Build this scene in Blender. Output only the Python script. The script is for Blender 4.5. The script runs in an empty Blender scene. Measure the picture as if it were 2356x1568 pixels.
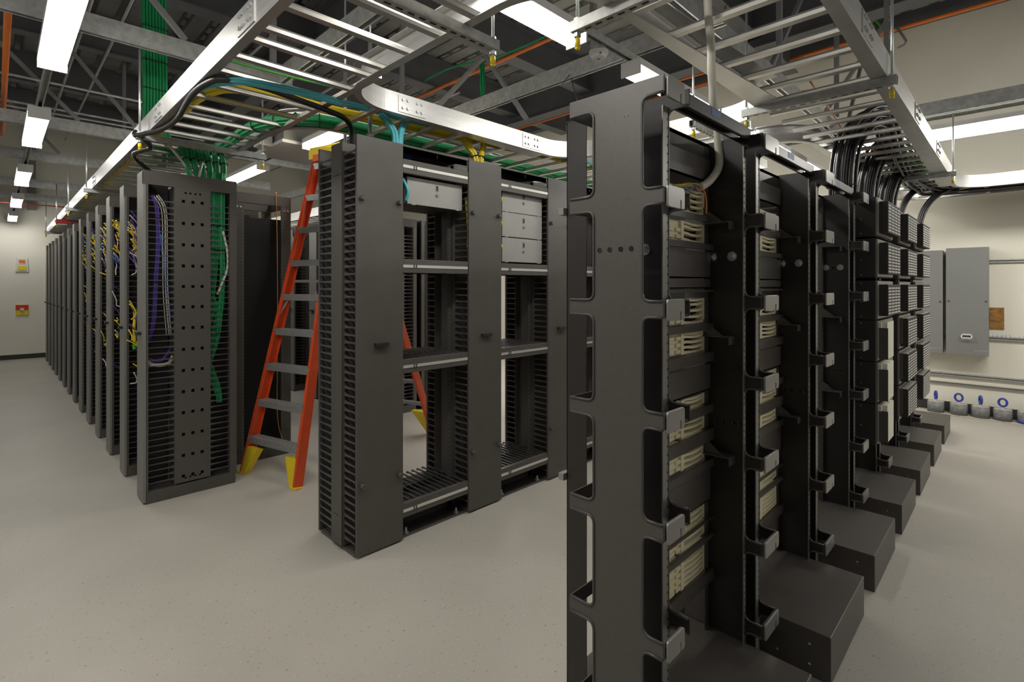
import bpy, math, random
from mathutils import Vector, Matrix
random.seed(7)
SC = bpy.context.scene
COL = SC.collection

# ------------------------------------------------------------------ camera
TH = math.radians(44.73)                      # angle between the view axis and the room's X axis
cd = bpy.data.cameras.new('camera')
cd.sensor_width = 36.0; cd.lens = 18.0; cd.shift_y = -127.5 / 2356.0
cd.clip_start = 0.02; cd.clip_end = 100
cam = bpy.data.objects.new('camera', cd); COL.objects.link(cam)
cam.location = (0, 0, 1.571)
cam.rotation_euler = (math.radians(90), 0, TH - math.radians(90))
SC.camera = cam

# ------------------------------------------------------------------ world, exposure
w = bpy.data.worlds.new('world'); SC.world = w; w.use_nodes = True
bg = w.node_tree.nodes['Background']
bg.inputs[0].default_value = (1.0, 0.955, 0.87, 1); bg.inputs[1].default_value = 0.15
SC.view_settings.view_transform = 'Standard'; SC.view_settings.look = 'None'
SC.view_settings.exposure = 0.0; SC.view_settings.gamma = 1.0
SC.view_settings.use_curve_mapping = False
try:
    SC.cycles.use_denoising = True
    SC.cycles.max_bounces = 8; SC.cycles.diffuse_bounces = 4; SC.cycles.glossy_bounces = 4
    SC.cycles.sample_clamp_indirect = 4.0
except Exception:
    pass
LENS = 25.5                                     # brightness of the fluorescent lenses

# ------------------------------------------------------------------ materials
def mat(name, col, rough=0.5, metal=0.0, var=0.0, scale=20.0, bump=0.0, emit=0.0, spec=0.5, stretch=None):
    m = bpy.data.materials.new(name); m.use_nodes = True
    nt = m.node_tree; b = nt.nodes['Principled BSDF']
    b.inputs['Base Color'].default_value = (*col, 1); b.inputs['Roughness'].default_value = rough
    b.inputs['Metallic'].default_value = metal
    b.inputs['Specular IOR Level'].default_value = spec
    if var or bump:
        tc = nt.nodes.new('ShaderNodeTexCoord'); n = nt.nodes.new('ShaderNodeTexNoise')
        n.inputs['Scale'].default_value = scale; n.inputs['Detail'].default_value = 5
        src = tc.outputs['Object']
        if stretch:
            mp = nt.nodes.new('ShaderNodeMapping'); mp.inputs['Scale'].default_value = stretch
            nt.links.new(src, mp.inputs[0]); src = mp.outputs[0]
        nt.links.new(src, n.inputs['Vector'])
        if var:
            r = nt.nodes.new('ShaderNodeValToRGB')
            r.color_ramp.elements[0].position = 0.3; r.color_ramp.elements[1].position = 0.7
            r.color_ramp.elements[0].color = (*[c * (1 - var) for c in col], 1)
            r.color_ramp.elements[1].color = (*[min(1, c * (1 + var)) for c in col], 1)
            nt.links.new(n.outputs[0], r.inputs[0]); nt.links.new(r.outputs[0], b.inputs['Base Color'])
        if bump:
            bp = nt.nodes.new('ShaderNodeBump'); bp.inputs['Strength'].default_value = bump; bp.inputs['Distance'].default_value = 0.002
            nt.links.new(n.outputs[0], bp.inputs['Height']); nt.links.new(bp.outputs[0], b.inputs['Normal'])
    if emit:
        b.inputs['Emission Color'].default_value = (1.0, 0.975, 0.915, 1); b.inputs['Emission Strength'].default_value = emit
    return m
M = {}
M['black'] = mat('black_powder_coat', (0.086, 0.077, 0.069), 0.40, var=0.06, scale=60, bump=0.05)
M['black2'] = mat('black_side_sheet', (0.026, 0.023, 0.020), 0.40, var=0.06, scale=60, bump=0.05)  # darker copy of the black coat, shade put into the colour
M['panel'] = mat('charcoal_door', (0.084, 0.077, 0.069), 0.45, var=0.06, scale=8)
M['plastic'] = mat('charcoal_plastic', (0.075, 0.072, 0.070), 0.4)
M['deep'] = mat('matt_black', (0.012, 0.011, 0.011), 0.6)
M['rail'] = mat('rack_rail', (0.25, 0.245, 0.225), 0.38, 0.4)
M['matte'] = mat('matte_black_module', (0.045, 0.041, 0.038), 0.62, spec=0.25)
M['slot'] = mat('louvre_white', (0.58, 0.57, 0.54), 0.5)
M['doorgrey'] = mat('grey_cabinet_door', (0.21, 0.206, 0.19), 0.45)  # door colour lightened to carry the aisle light falling on it
M['inner'] = mat('inner_black_sheet', (0.012, 0.011, 0.010), 0.5)  # sheet black deepened, the shade inside the cut-outs put into the colour
M['cap'] = mat('grey_latch', (0.30, 0.295, 0.275), 0.32, 0.3)
M['galv'] = mat('galvanised_steel', (0.46, 0.465, 0.445), 0.45, 0.5, var=0.18, scale=25)
M['alu'] = mat('aluminium', (0.60, 0.595, 0.58), 0.40, 0.80, var=0.08, scale=6, stretch=(1, 1, 14))
M['rung'] = mat('aluminium_rung', (0.64, 0.62, 0.58), 0.38, 0.85)
M['zinc'] = mat('zinc_rod', (0.62, 0.66, 0.66), 0.35, 0.7)
M['chrome'] = mat('bright_bolt', (0.80, 0.86, 0.88), 0.2, 0.9)
M['beam'] = mat('grey_painted_steel', (0.12, 0.122, 0.13), 0.55, var=0.1, scale=4)
M['joist'] = mat('grey_joist', (0.26, 0.26, 0.255), 0.5, 0.2)
M['deck'] = mat('roof_deck', (0.30, 0.30, 0.285), 0.45, 0.35, var=0.15, scale=3)
M['cream'] = mat('cream_plastic', (0.88, 0.81, 0.57), 0.45)
M['white'] = mat('white_enamel', (0.66, 0.65, 0.63), 0.4)
M['ivory'] = mat('ivory_panel', (0.80, 0.78, 0.66), 0.5)
M['whitecable'] = mat('white_cable', (0.66, 0.63, 0.54), 0.5)
M['lens'] = mat('lit_lens', (0.9, 0.9, 0.88), 0.5, emit=LENS)
M['silver'] = mat('silver_strip', (0.72, 0.71, 0.68), 0.35, 0.5)
M['drawer'] = mat('grey_drawer', (0.34, 0.335, 0.315), 0.45, 0.1, var=0.03, scale=10)
M['steelgrey'] = mat('grey_enclosure', (0.215, 0.215, 0.207), 0.42)
M['orange'] = mat('orange_fibreglass', (0.72, 0.085, 0.020), 0.4, var=0.08, scale=12)
M['conduit'] = mat('orange_conduit', (0.80, 0.20, 0.03), 0.45)
M['step'] = mat('ladder_aluminium', (0.42, 0.42, 0.41), 0.42, 0.55, var=0.1, scale=40)
M['yellow'] = mat('yellow_plastic', (0.80, 0.60, 0.02), 0.4)
M['green'] = mat('green_cable', (0.012, 0.30, 0.10), 0.42)
M['lime'] = mat('lime_cable', (0.08, 0.42, 0.05), 0.45)
M['aqua'] = mat('aqua_cable', (0.10, 0.48, 0.56), 0.42)
M['blackcable'] = mat('black_cable', (0.022, 0.020, 0.020), 0.38)
M['purple'] = mat('purple_cable', (0.09, 0.05, 0.30), 0.45)
M['blue'] = mat('blue_paint', (0.03, 0.06, 0.36), 0.4)
M['bluecable'] = mat('blue_cable', (0.04, 0.15, 0.50), 0.45)
M['sticker'] = mat('blue_sticker', (0.03, 0.11, 0.32), 0.5)
M['red'] = mat('red_plastic', (0.62, 0.03, 0.025), 0.4)
M['redpipe'] = mat('dark_red_pipe', (0.28, 0.025, 0.02), 0.5)
M['copper'] = mat('copper_strap', (0.55, 0.24, 0.07), 0.4, 0.4)
M['concrete'] = mat('concrete_weight', (0.20, 0.205, 0.20), 0.85, var=0.35, scale=25, bump=0.4)
M['concretetop'] = mat('concrete_top', (0.46, 0.42, 0.35), 0.9, var=0.12, scale=30)
M['ply'] = mat('plywood', (0.30, 0.145, 0.030), 0.6, var=0.45, scale=14, stretch=(1, 1, 3))
M['wall'] = mat('painted_wall', (0.77, 0.735, 0.625), 0.75, var=0.02, scale=1.5, bump=0.03)
M['wallleft'] = mat('painted_wall_left', (0.80, 0.775, 0.68), 0.75, var=0.02, scale=1.5)
M['base'] = mat('black_rubber_base', (0.035, 0.034, 0.032), 0.5)
M['sensor'] = mat('white_plastic', (0.72, 0.72, 0.70), 0.4)

def floor_material():
    m = bpy.data.materials.new('vinyl_floor'); m.use_nodes = True
    nt = m.node_tree; b = nt.nodes['Principled BSDF']; L = nt.links
    tc = nt.nodes.new('ShaderNodeTexCoord')
    def noise(s, d):
        n = nt.nodes.new('ShaderNodeTexNoise'); n.inputs['Scale'].default_value = s; n.inputs['Detail'].default_value = d
        L.new(tc.outputs['Object'], n.inputs['Vector']); return n
    a = noise(1.1, 3); s = noise(95, 2); f = noise(60, 1)
    r = nt.nodes.new('ShaderNodeValToRGB')
    r.color_ramp.elements[0].position = 0.35; r.color_ramp.elements[1].position = 0.65
    r.color_ramp.elements[0].color = (0.425, 0.398, 0.348, 1); r.color_ramp.elements[1].color = (0.475, 0.445, 0.39, 1)
    L.new(a.outputs[0], r.inputs[0])
    def fleck(n, lo, hi, colr, prev):
        q = nt.nodes.new('ShaderNodeValToRGB'); q.color_ramp.elements[0].position = lo; q.color_ramp.elements[1].position = hi
        q.color_ramp.elements[0].color = (0, 0, 0, 1); q.color_ramp.elements[1].color = (1, 1, 1, 1)
        L.new(n.outputs[0], q.inputs[0])
        mx = nt.nodes.new('ShaderNodeMix'); mx.data_type = 'RGBA'
        L.new(q.outputs[0], mx.inputs[0]); L.new(prev, mx.inputs[6]); mx.inputs[7].default_value = (*colr, 1)
        return mx.outputs[2]
    o = fleck(s, 0.66, 0.72, (0.60, 0.585, 0.54), r.outputs[0])
    o = fleck(f, 0.68, 0.74, (0.29, 0.275, 0.245), o)
    L.new(o, b.inputs['Base Color'])
    b.inputs['Roughness'].default_value = 0.45; b.inputs['Specular IOR Level'].default_value = 0.35
    return m
M['floor'] = floor_material()

# ------------------------------------------------------------------ mesh helpers
class MB:
    def __init__(s): s.v = []; s.f = []
    def add(s, vs, fs):
        n = len(s.v); s.v += [tuple(p) for p in vs]; s.f += [tuple(i + n for i in q) for q in fs]; return s
    def box(s, x0, y0, z0, x1, y1, z1):
        v = [(x0, y0, z0), (x1, y0, z0), (x1, y1, z0), (x0, y1, z0), (x0, y0, z1), (x1, y0, z1), (x1, y1, z1), (x0, y1, z1)]
        return s.add(v, [(0, 3, 2, 1), (4, 5, 6, 7), (0, 1, 5, 4), (1, 2, 6, 5), (2, 3, 7, 6), (3, 0, 4, 7)])
    def bar(s, p, q, a, b, up=(0, 0, 1)):
        """box from p to q, a wide (sideways), b high"""
        p = Vector(p); q = Vector(q); d = (q - p).normalized(); u = Vector(up)
        if abs(d.dot(u)) > 0.98: u = Vector((1, 0, 0))
        sd = d.cross(u).normalized() * (a / 2); u2 = sd.cross(d).normalized() * (b / 2)
        v = [p - sd - u2, p + sd - u2, p + sd + u2, p - sd + u2, q - sd - u2, q + sd - u2, q + sd + u2, q - sd + u2]
        return s.add(v, [(0, 1, 2, 3), (7, 6, 5, 4), (0, 4, 5, 1), (1, 5, 6, 2), (2, 6, 7, 3), (3, 7, 4, 0)])
    def cyl(s, p, q, r, n=10, r2=None):
        p = Vector(p); q = Vector(q); d = (q - p).normalized(); u = Vector((0, 0, 1)) if abs(d.z) < 0.9 else Vector((1, 0, 0))
        a = d.cross(u).normalized(); b = d.cross(a); r2 = r if r2 is None else r2
        vs = [p + (a * math.cos(6.28318 * i / n) + b * math.sin(6.28318 * i / n)) * r for i in range(n)]
        vs += [q + (a * math.cos(6.28318 * i / n) + b * math.sin(6.28318 * i / n)) * r2 for i in range(n)]
        fs = [(i, (i + 1) % n, n + (i + 1) % n, n + i) for i in range(n)] + [tuple(range(n - 1, -1, -1)), tuple(range(n, 2 * n))]
        return s.add(vs, fs)
    def tube(s, pts, r, n=7, closed=False):
        P = [Vector(p) for p in pts]; N = len(P); rings = []; prev = None
        for i in range(N):
            d = (P[(i + 1) % N] - P[i - 1]) if closed else (P[min(i + 1, N - 1)] - P[max(i - 1, 0)])
            d.normalize()
            if prev is None:
                u = Vector((0, 0, 1)) if abs(d.z) < 0.9 else Vector((1, 0, 0)); a = d.cross(u).normalized()
            else:
                a = (prev - d * prev.dot(d)).normalized()
            prev = a; b = d.cross(a)
            rings.append([P[i] + (a * math.cos(6.28318 * k / n) + b * math.sin(6.28318 * k / n)) * r for k in range(n)])
        vs = [p for rg in rings for p in rg]; fs = []
        for i in range(N if closed else N - 1):
            j = (i + 1) % N
            fs += [(i * n + k, i * n + (k + 1) % n, j * n + (k + 1) % n, j * n + k) for k in range(n)]
        if not closed: fs += [tuple(range(n - 1, -1, -1)), tuple((N - 1) * n + k for k in range(n))]
        return s.add(vs, fs)
    def sweep(s, path, prof):
        """profile of (sideways, z) points, closed, swept along an (x, y) path; sideways is to the left of travel"""
        P = [Vector((p[0], p[1])) for p in path]; N = len(P); m = len(prof); vs = []; fs = []
        for i in range(N):
            d0 = (P[i] - P[i - 1]).normalized() if i else None
            d1 = (P[i + 1] - P[i]).normalized() if i < N - 1 else None
            d = (d0 or d1) if (d0 is None or d1 is None) else (d0 + d1).normalized()
            k = 1.0 if (d0 is None or d1 is None) else 1.0 / max(0.3, d.dot(d1))
            nrm = Vector((-d.y, d.x)) * k
            vs += [(P[i].x + nrm.x * a, P[i].y + nrm.y * a, z) for a, z in prof]
        for i in range(N - 1):
            fs += [(i * m + k, (i + 1) * m + k, (i + 1) * m + (k + 1) % m, i * m + (k + 1) % m) for k in range(m)]
        fs += [tuple(range(m)), tuple((N - 1) * m + k for k in range(m - 1, -1, -1))]
        return s.add(vs, fs)
    def prism(s, poly, f, t):
        """poly of 2d points, f maps (a, b, depth) to 3d, extruded by depth t"""
        n = len(poly); vs = [f(a, b, 0) for a, b in poly] + [f(a, b, t) for a, b in poly]
        fs = [tuple(range(n)), tuple(range(2 * n - 1, n - 1, -1))] + [(i, n + i, n + (i + 1) % n, (i + 1) % n) for i in range(n)]
        return s.add(vs, fs)
    def mesh(s, name, m, smooth=False):
        me = bpy.data.meshes.new(name); me.from_pydata(s.v, [], s.f); me.validate(); 
        import bmesh
        bm = bmesh.new(); bm.from_mesh(me); bmesh.ops.recalc_face_normals(bm, faces=bm.faces); bm.to_mesh(me); bm.free()
        me.materials.append(M[m] if isinstance(m, str) else m)
        if smooth:
            me.polygons.foreach_set('use_smooth', [len(p.vertices) == 4 for p in me.polygons])
        return me
    def build(s, name, m, parent=None, smooth=False, bevel=0.0):
        return put(name, s.mesh(name, m, smooth), parent, bevel=bevel)

def put(name, me, parent=None, loc=None, bevel=0.0, rot=None):
    o = bpy.data.objects.new(name, me); COL.objects.link(o)
    if parent is not None: o.parent = parent
    if loc is not None: o.location = loc
    if rot is not None: o.rotation_euler = rot
    if bevel:
        b = o.modifiers.new('bevel', 'BEVEL'); b.width = bevel; b.segments = 2; b.limit_method = 'ANGLE'; b.angle_limit = 0.7
    return o
def tag(o, label=None, cat=None, group=None, kind=None):
    if label: o['label'] = label
    if cat: o['category'] = cat
    if group: o['group'] = group
    if kind: o['kind'] = kind
    return o
def thing(name, loc, label, cat, group=None, rz=0.0):
    o = bpy.data.objects.new(name, None); COL.objects.link(o); o.location = loc; o.rotation_euler = (0, 0, rz)
    o.empty_display_size = 0.1
    return tag(o, label, cat, group)
def struct(name, mb, m): return tag(mb.build(name, m), kind='structure')
def copy_tree(o, parent=None):
    c = o.copy(); COL.objects.link(c)
    if parent is not None: c.parent = parent
    for ch in list(o.children): copy_tree(ch, c)
    return c
def arc(cx, cy, r, a0, a1, n=20):
    return [(cx + r * math.cos(math.radians(a0 + (a1 - a0) * i / n)), cy + r * math.sin(math.radians(a0 + (a1 - a0) * i / n))) for i in range(n + 1)]
def smooth_path(pts, k=6):
    P = [Vector(p) for p in pts]; out = []
    for i in range(len(P) - 1):
        a = P[max(i - 1, 0)]; b = P[i]; c_ = P[i + 1]; d = P[min(i + 2, len(P) - 1)]
        for j in range(k):
            t = j / k
            out.append(0.5 * ((2 * b) + (c_ - a) * t + (2 * a - 5 * b + 4 * c_ - d) * t * t + (3 * b - a - 3 * c_ + d) * t ** 3))
    out.append(P[-1]); return out
def rounded(poly, r, n=4):
    """round the corners of a 2d polygon; r a number or a list"""
    out = []; N = len(poly)
    for i, p in enumerate(poly):
        rr = r[i] if isinstance(r, (list, tuple)) else r
        p = Vector(p); a = Vector(poly[i - 1]) - p; b = Vector(poly[(i + 1) % N]) - p
        rr = min(rr, a.length * 0.45, b.length * 0.45)
        if rr <= 0: out.append(tuple(p)); continue
        p0 = p + a.normalized() * rr; p1 = p + b.normalized() * rr
        for j in range(n + 1):
            t = j / n; q = p0 * (1 - t) ** 2 + p * 2 * t * (1 - t) + p1 * t * t; out.append((q.x, q.y))
    return out
def sheet_mesh(name, m, outline, holes, t, bevel, basis):
    """flat sheet with real holes: a filled 2d curve, extruded and bevelled. basis = 3 columns taking (a, b, normal) to 3d"""
    cu = bpy.data.curves.new(name, 'CURVE'); cu.dimensions = '2D'; cu.fill_mode = 'BOTH'
    cu.extrude = t / 2; cu.bevel_depth = bevel; cu.bevel_resolution = 1
    for pl in [outline] + holes:
        sp = cu.splines.new('POLY'); sp.points.add(len(pl) - 1); sp.use_cyclic_u = True
        for q, p in zip(sp.points, pl): q.co = (p[0], p[1], 0, 1)
    o = bpy.data.objects.new(name, cu); COL.objects.link(o)
    dg = bpy.context.evaluated_depsgraph_get(); me = bpy.data.meshes.new_from_object(o.evaluated_get(dg))
    bpy.data.objects.remove(o); bpy.data.curves.remove(cu)
    me.name = name; me.transform(Matrix(((basis[0][0], basis[1][0], basis[2][0], 0), (basis[0][1], basis[1][1], basis[2][1], 0), (basis[0][2], basis[1][2], basis[2][2], 0), (0, 0, 0, 1))))
    me.materials.clear(); me.materials.append(M[m]); return me
def circ(cx, cy, r, n=14): return [(cx + r * math.cos(6.28318 * i / n), cy + r * math.sin(6.28318 * i / n)) for i in range(n)]
def ordinal(i): return ['first', 'second', 'third', 'fourth', 'fifth', 'sixth', 'seventh', 'eighth', 'ninth', 'tenth', 'eleventh', 'twelfth', 'thirteenth', 'fourteenth', 'fifteenth', 'sixteenth', 'seventeenth', 'eighteenth', 'nineteenth', 'twentieth'][i]

# ================================================================== ROOM SHELL
XW = 8.35; YW = 15.2; ZC = 5.06
b = MB(); b.add([(-4.5, -2.5, 0), (XW + .1, -2.5, 0), (XW + .1, YW + .1, 0), (-4.5, YW + .1, 0)], [(0, 1, 2, 3)]); struct('floor', b, 'floor')
b = MB(); b.box(-4.5, YW, 0, XW + .2, YW + .15, ZC + .3); struct('wall_left', b, 'wallleft')
b = MB(); b.box(XW, -2.5, 0, XW + .15, YW, ZC + .3); struct('wall_right', b, 'wall')
b = MB(); b.box(-4.5, YW - .008, 0, XW - .01, YW - .0005, .1); struct('baseboard_left', b, 'base')
b = MB(); b.box(XW - .008, -2.5, 0, XW - .0005, YW - .01, .13); struct('baseboard_right', b, 'base')
# corrugated steel deck, ribs along Y
pr = []; x = -4.5
while x < XW + .1:
    pr += [(x, 0), (x + .10, 0), (x + .13, .075), (x + .19, .075), (x + .22, 0)]; x += .305
b = MB(); n = len(pr)
b.add([(a, -2.5, ZC + z) for a, z in pr] + [(a, YW + .1, ZC + z) for a, z in pr], [(i, i + 1, n + i + 1, n + i) for i in range(n - 1)])
struct('ceiling', b, 'deck')
b = MB()                                        # slotted rib closures seen from below
for i in range(42):
    x = -4.5 + .305 * i + .16
    for k in range(60):
        y = -2.0 + k * .28
        if 0.5 < y < 12 and x > 1.5: b.box(x - .022, y, ZC - .003, x + .022, y + .17, ZC + .002)
o = b.build('rib_insulation', 'joist', bpy.data.objects['ceiling']); o['kind'] = 'stuff'

def ibeam_x(name, y, z, x0, x1, h, wd, label, m='beam', cat='beam', group=None):
    b = MB(); b.box(x0, y - wd / 2, z, x1, y + wd / 2, z + .016); b.box(x0, y - .006, z + .016, x1, y + .006, z + h - .016); b.box(x0, y - wd / 2, z + h - .016, x1, y + wd / 2, z + h)
    return tag(b.build(name, m), label, cat, group)
def ibeam_y(name, x, z, y0, y1, h, wd, label, m='beam', cat='beam', group=None):
    b = MB(); b.box(x - wd / 2, y0, z, x + wd / 2, y1, z + .016); b.box(x - .006, y0, z + .016, x + .006, y1, z + h - .016); b.box(x - wd / 2, y0, z + h - .016, x + wd / 2, y1, z + h)
    return tag(b.build(name, m), label, cat, group)
for i, y in enumerate((2.35, 4.85, 6.45)):
    ibeam_x('roof_beam', y, 4.60, -.5 if i == 2 else 1.2, XW - .3, .45, .22, ['dark steel roof beam above the right rack row, nearest the camera', 'dark steel roof beam above the middle rack row with orange conduit under it', 'dark steel roof beam behind the middle rack row, furthest in the centre'][i])
for i, y in enumerate((8.5, 10.55, 12.6)):
    ibeam_x('roof_joist', y, 4.60, -4, XW - .3, .45, .16, ['dark roof joist over the left lights, nearest of three', 'dark roof joist over the left lights, middle of three', 'dark roof joist over the left lights, furthest of three'][i], 'beam')
ibeam_y('roof_girder', 6.6, 4.45, -2, 15, .6, .25, 'deep dark steel girder running away from the camera near the right wall')
ibeam_y('roof_girder', 2.9, 4.50, 2.3, 15, .5, .22, 'deep dark steel girder running away from the camera over the middle racks')
ibeam_y('roof_girder', -1.2, 4.45, -2, 15, .6, .25, 'deep dark steel girder at the far left over the aisle lights')
b = MB(); b.box(XW - .16, -2.5, 4.90, XW - .002, 14.9, 5.05); tag(b.build('wall_edge_angle', 'beam'), 'dark steel edge angle along the top of the right wall', 'beam')

# ================================================================== LIGHTS
def light_mesh(L, W):
    h = MB(); h.box(-L / 2, -W / 2, .052, L / 2, W / 2, .095)
    h.box(-L / 2, -W / 2, .0, -L / 2 + .012, W / 2, .052); h.box(L / 2 - .012, -W / 2, .0, L / 2, W / 2, .052)
    n = 8; prof = [(-W / 2 + .003, .052)] + [(-(W / 2 - .012) , .012), (-(W / 2 - .03), .002), ((W / 2 - .03), .002), (W / 2 - .012, .012)] + [(W / 2 - .003, .052)]
    l = MB(); m = len(prof); l.add([(-L / 2 + .012, a, z) for a, z in prof] + [(L / 2 - .012, a, z) for a, z in prof], [(i, i + 1, m + i + 1, m + i) for i in range(m - 1)] + [tuple(range(m - 1, -1, -1)), tuple(range(m, 2 * m))])
    return h.mesh('housing', 'white'), l.mesh('lens', 'lens')
LM = light_mesh(1.22, .14)
LMW = light_mesh(2.44, .33)
def light(x, y, z, along, label, meshes=LM):
    t = thing('ceiling_light', (x, y, z), label, 'light', rz=0 if along == 'x' else math.pi / 2)
    put('housing', meshes[0], t); put('lens', meshes[1], t); return t
for i, y in enumerate((3.66, 6.17, 8.92, 11.60, 14.30, 0.95)):
    light(.25, y, 2.905, 'y', ['large fluorescent light at top left, nearest in the left aisle row', 'second fluorescent light in the left aisle row', 'third fluorescent light in the left aisle row', 'fourth fluorescent light in the left aisle row', 'furthest fluorescent light in the left aisle row, by the left wall', 'fluorescent light overhead at the camera end of the left aisle row'][i])
for i, x in enumerate((1.68, 3.45, 5.22, 7.0, -.1)):
    light(x, 1.755, 2.905, 'x', ['lit fluorescent light under the curved tray near the smoke detector', 'lit fluorescent light just above the tall black end panel', 'third light of the row behind the right racks', 'furthest light of the row behind the right racks', 'light overhead left of the curved tray, behind the camera side'][i])
for i, y in enumerate((4.37, 6.82, 9.3, 11.8)):
    light(2.18, y, 2.905, 'y', ['fluorescent light behind the yellow top of the ladder', 'fluorescent light right of the green cable drop', 'third light of the row behind the ladder', 'furthest light of the row behind the ladder'][i])
light(6.45, .1, 3.0, 'y', 'long wide fluorescent light in front of the right wall', LMW)
light(6.45, 3.4, 3.0, 'y', 'long wide fluorescent light behind the right racks, second along the right wall', LMW)
light(6.45, 6.6, 3.0, 'y', 'long wide fluorescent light furthest along the right wall', LMW)
for i, (x, y) in enumerate(((4.4, 5.2), (4.4, 8.2), (4.4, 11.2))):
    light(x, y, 2.905, 'y', ['fluorescent light behind the middle racks, first of its row', 'fluorescent light behind the middle racks, second of its row', 'fluorescent light behind the middle racks, third of its row'][i])
for i, (x, y) in enumerate(((3.4, -1.75), (6.9, -1.75), (-1.6, 2.0), (-1.6, 5.2), (5.15, -1.75))):  # right-aisle lights out of view, added to brighten faces turned toward them
    light(x, y, 2.905, 'x' if i in (0, 1, 4) else 'y', ['fluorescent light in the aisle right of the camera, first', 'fluorescent light in the aisle right of the camera, second', 'fluorescent light in the aisle left of the camera, first', 'fluorescent light in the aisle left of the camera, second', 'fluorescent light in the aisle right of the camera, third'][i])

# ================================================================== STRUT GRID
def strut_mesh(L, wd=.041, h=.041):
    """channel along +X with the open side down and lips, slot dashes are cut as dark recesses"""
    t = .004; hw = wd / 2
    pf = [(-hw, 0), (-hw, h), (hw, h), (hw, 0), (hw - .009, 0), (hw - .009, t), (hw - t, t), (hw - t, h - t), (-hw + t, h - t), (-hw + t, t), (-hw + .009, t), (-hw + .009, 0)]
    b = MB(); b.sweep([(0, 0), (L, 0)], pf); return b
def strut(name, p, q, label, cat='strut', group=None, wd=.041, h=.041, m='galv', parent=None, double=False):
    p = Vector(p); q = Vector(q); d = q - p; L = math.hypot(d.x, d.y)
    b = strut_mesh(L, wd, h)
    if double:
        c2 = strut_mesh(L, wd, h); b.add([(x, y, 2 * h - z) for x, y, z in c2.v], c2.f)
    o = b.build(name, m, parent); o.location = p; o.rotation_euler = (0, 0, math.atan2(d.y, d.x))
    if label: tag(o, label, cat, group)
    return o
GZ = 3.20
for i, (y, x0, x1) in enumerate(((4.27, -3.5, 1.72), (7.16, -3.5, 3.3), (9.10, -3.5, 3.3), (11.6, -3.5, 3.3), (13.42, -3.5, 3.3))):
    strut('strut_channel', (x0, y, GZ), (x1, y, GZ), '%s galvanised strut beam crossing the left aisle lights' % ordinal(i), wd=.05, h=.0625, double=True)
strut('strut_channel', (1.3, 1.42, GZ), (7.4, 1.42, GZ), 'galvanised double strut beam running above the right cable tray', wd=.05, h=.0625, double=True)
for i, (x, y0, y1) in enumerate(((1.63, 1.3, 4.4), (3.2, 1.3, 7.2), (6.16, -1.6, 4.2), (6.5, -1.6, 4.2), (3.9, 4.0, 13.0))):
    strut('strut_channel', (x, y0, GZ - (.045 if i == 2 else 0)), (x, y1, GZ - (.045 if i == 2 else 0)), ['galvanised double strut seen through the rungs of the left tray', 'long galvanised strut crossing behind the smoke detector above the end panel', 'galvanised strut in front of the right wall holding the end tray rod', 'thin strut bar above the long right wall light', 'galvanised strut above the far tray behind the ladder'][i], wd=.05, h=.0625 if i != 3 else .02, double=(i != 3))
strut('light_rail', (.25, -1.5, 3.001), (.25, 15.1, 3.001), 'galvanised strut rail carrying the left aisle lights', 'rail')
strut('light_rail', (-1, 1.755, 3.001), (8.2, 1.755, 3.001), 'galvanised strut rail carrying the lights behind the right racks', 'rail')
strut('light_rail', (2.18, 3.6, 3.001), (2.18, 13, 3.001), 'galvanised strut rail carrying the lights behind the ladder', 'rail')
# posts from the grid up to the deck
for i, (x, y) in enumerate(((-.9, 4.27), (1.55, 4.20), (-.9, 7.16), (1.3, 7.2), (-.9, 9.1), (1.3, 9.1), (3.2, 4.9), (3.2, 2.3), (1.63, 2.45), (4.6, 1.42), (6.16, 1.35), (6.16, .925))):
    b = MB(); b.box(x - .02, y - .02, GZ + .125, x + .02, y + .02, ZC)
    tag(b.build('hanger_post', 'joist'), 'grey steel strut post dropping from the roof deck %s' % ['left of the first aisle light', 'beside the left tray', 'left of the second aisle light', 'behind the green cable drop', 'left of the third aisle light', 'further back behind the green drop', 'behind the green cable coil', 'in front of the smoke detector', 'seen through the left tray rungs', 'above the third right rack', 'above the right row end', 'right of the last tray rod'][i], 'post', 'posts above the strut grid')
# diagonal braces
BR = [((.62, 4.25, 3.70), (.96, 4.25, 3.33), 0), ((.2, 4.25, 4.15), (.62, 4.25, 3.70), 1), ((.55, 7.14, 4.08), (1.16, 7.14, 3.33), 0), ((-.1, 7.14, 4.1), (.63, 7.14, 3.33), 0), ((-.05, 9.08, 4.1), (.6, 9.08, 3.33), 0),
      ((3.2, 3.52, 3.70), (3.2, 3.0, 3.0), 1), ((3.2, 4.25, 3.40), (3.2, 3.55, 3.70), 1), ((1.63, 3.2, 4.2), (1.63, 2.6, 3.33), 1), ((1.9, 1.42, 4.1), (2.7, 1.42, 3.33), 0), ((6.16, .9, 4.2), (6.16, 1.5, 3.33), 1), ((7.9, 1.42, 4.6), (6.9, 1.42, 3.33), 0), ((5.2, 1.42, 4.2), (4.4, 1.42, 3.33), 0)]
BL = ['grey diagonal brace rising left from the first strut beam', 'short grey brace continuing up beside the green drop', 'long grey brace reaching down to the second strut beam beside the tray rod', 'grey brace crossing behind the first left light', 'grey brace behind the second left light', 'grey brace rising left of the green coil behind the strut', 'grey brace leaning along the green cable', 'grey brace seen through the left tray rungs', 'grey brace above the light by the smoke detector', 'grey brace above the end of the right tray', 'dark grey brace near the right wall', 'grey brace over the right cable tray rungs']
for (p, q, k), l in zip(BR, BL):
    b = MB(); b.bar(p, q, .035, .035); tag(b.build('diagonal_brace', 'joist'), l, 'brace')
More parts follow.
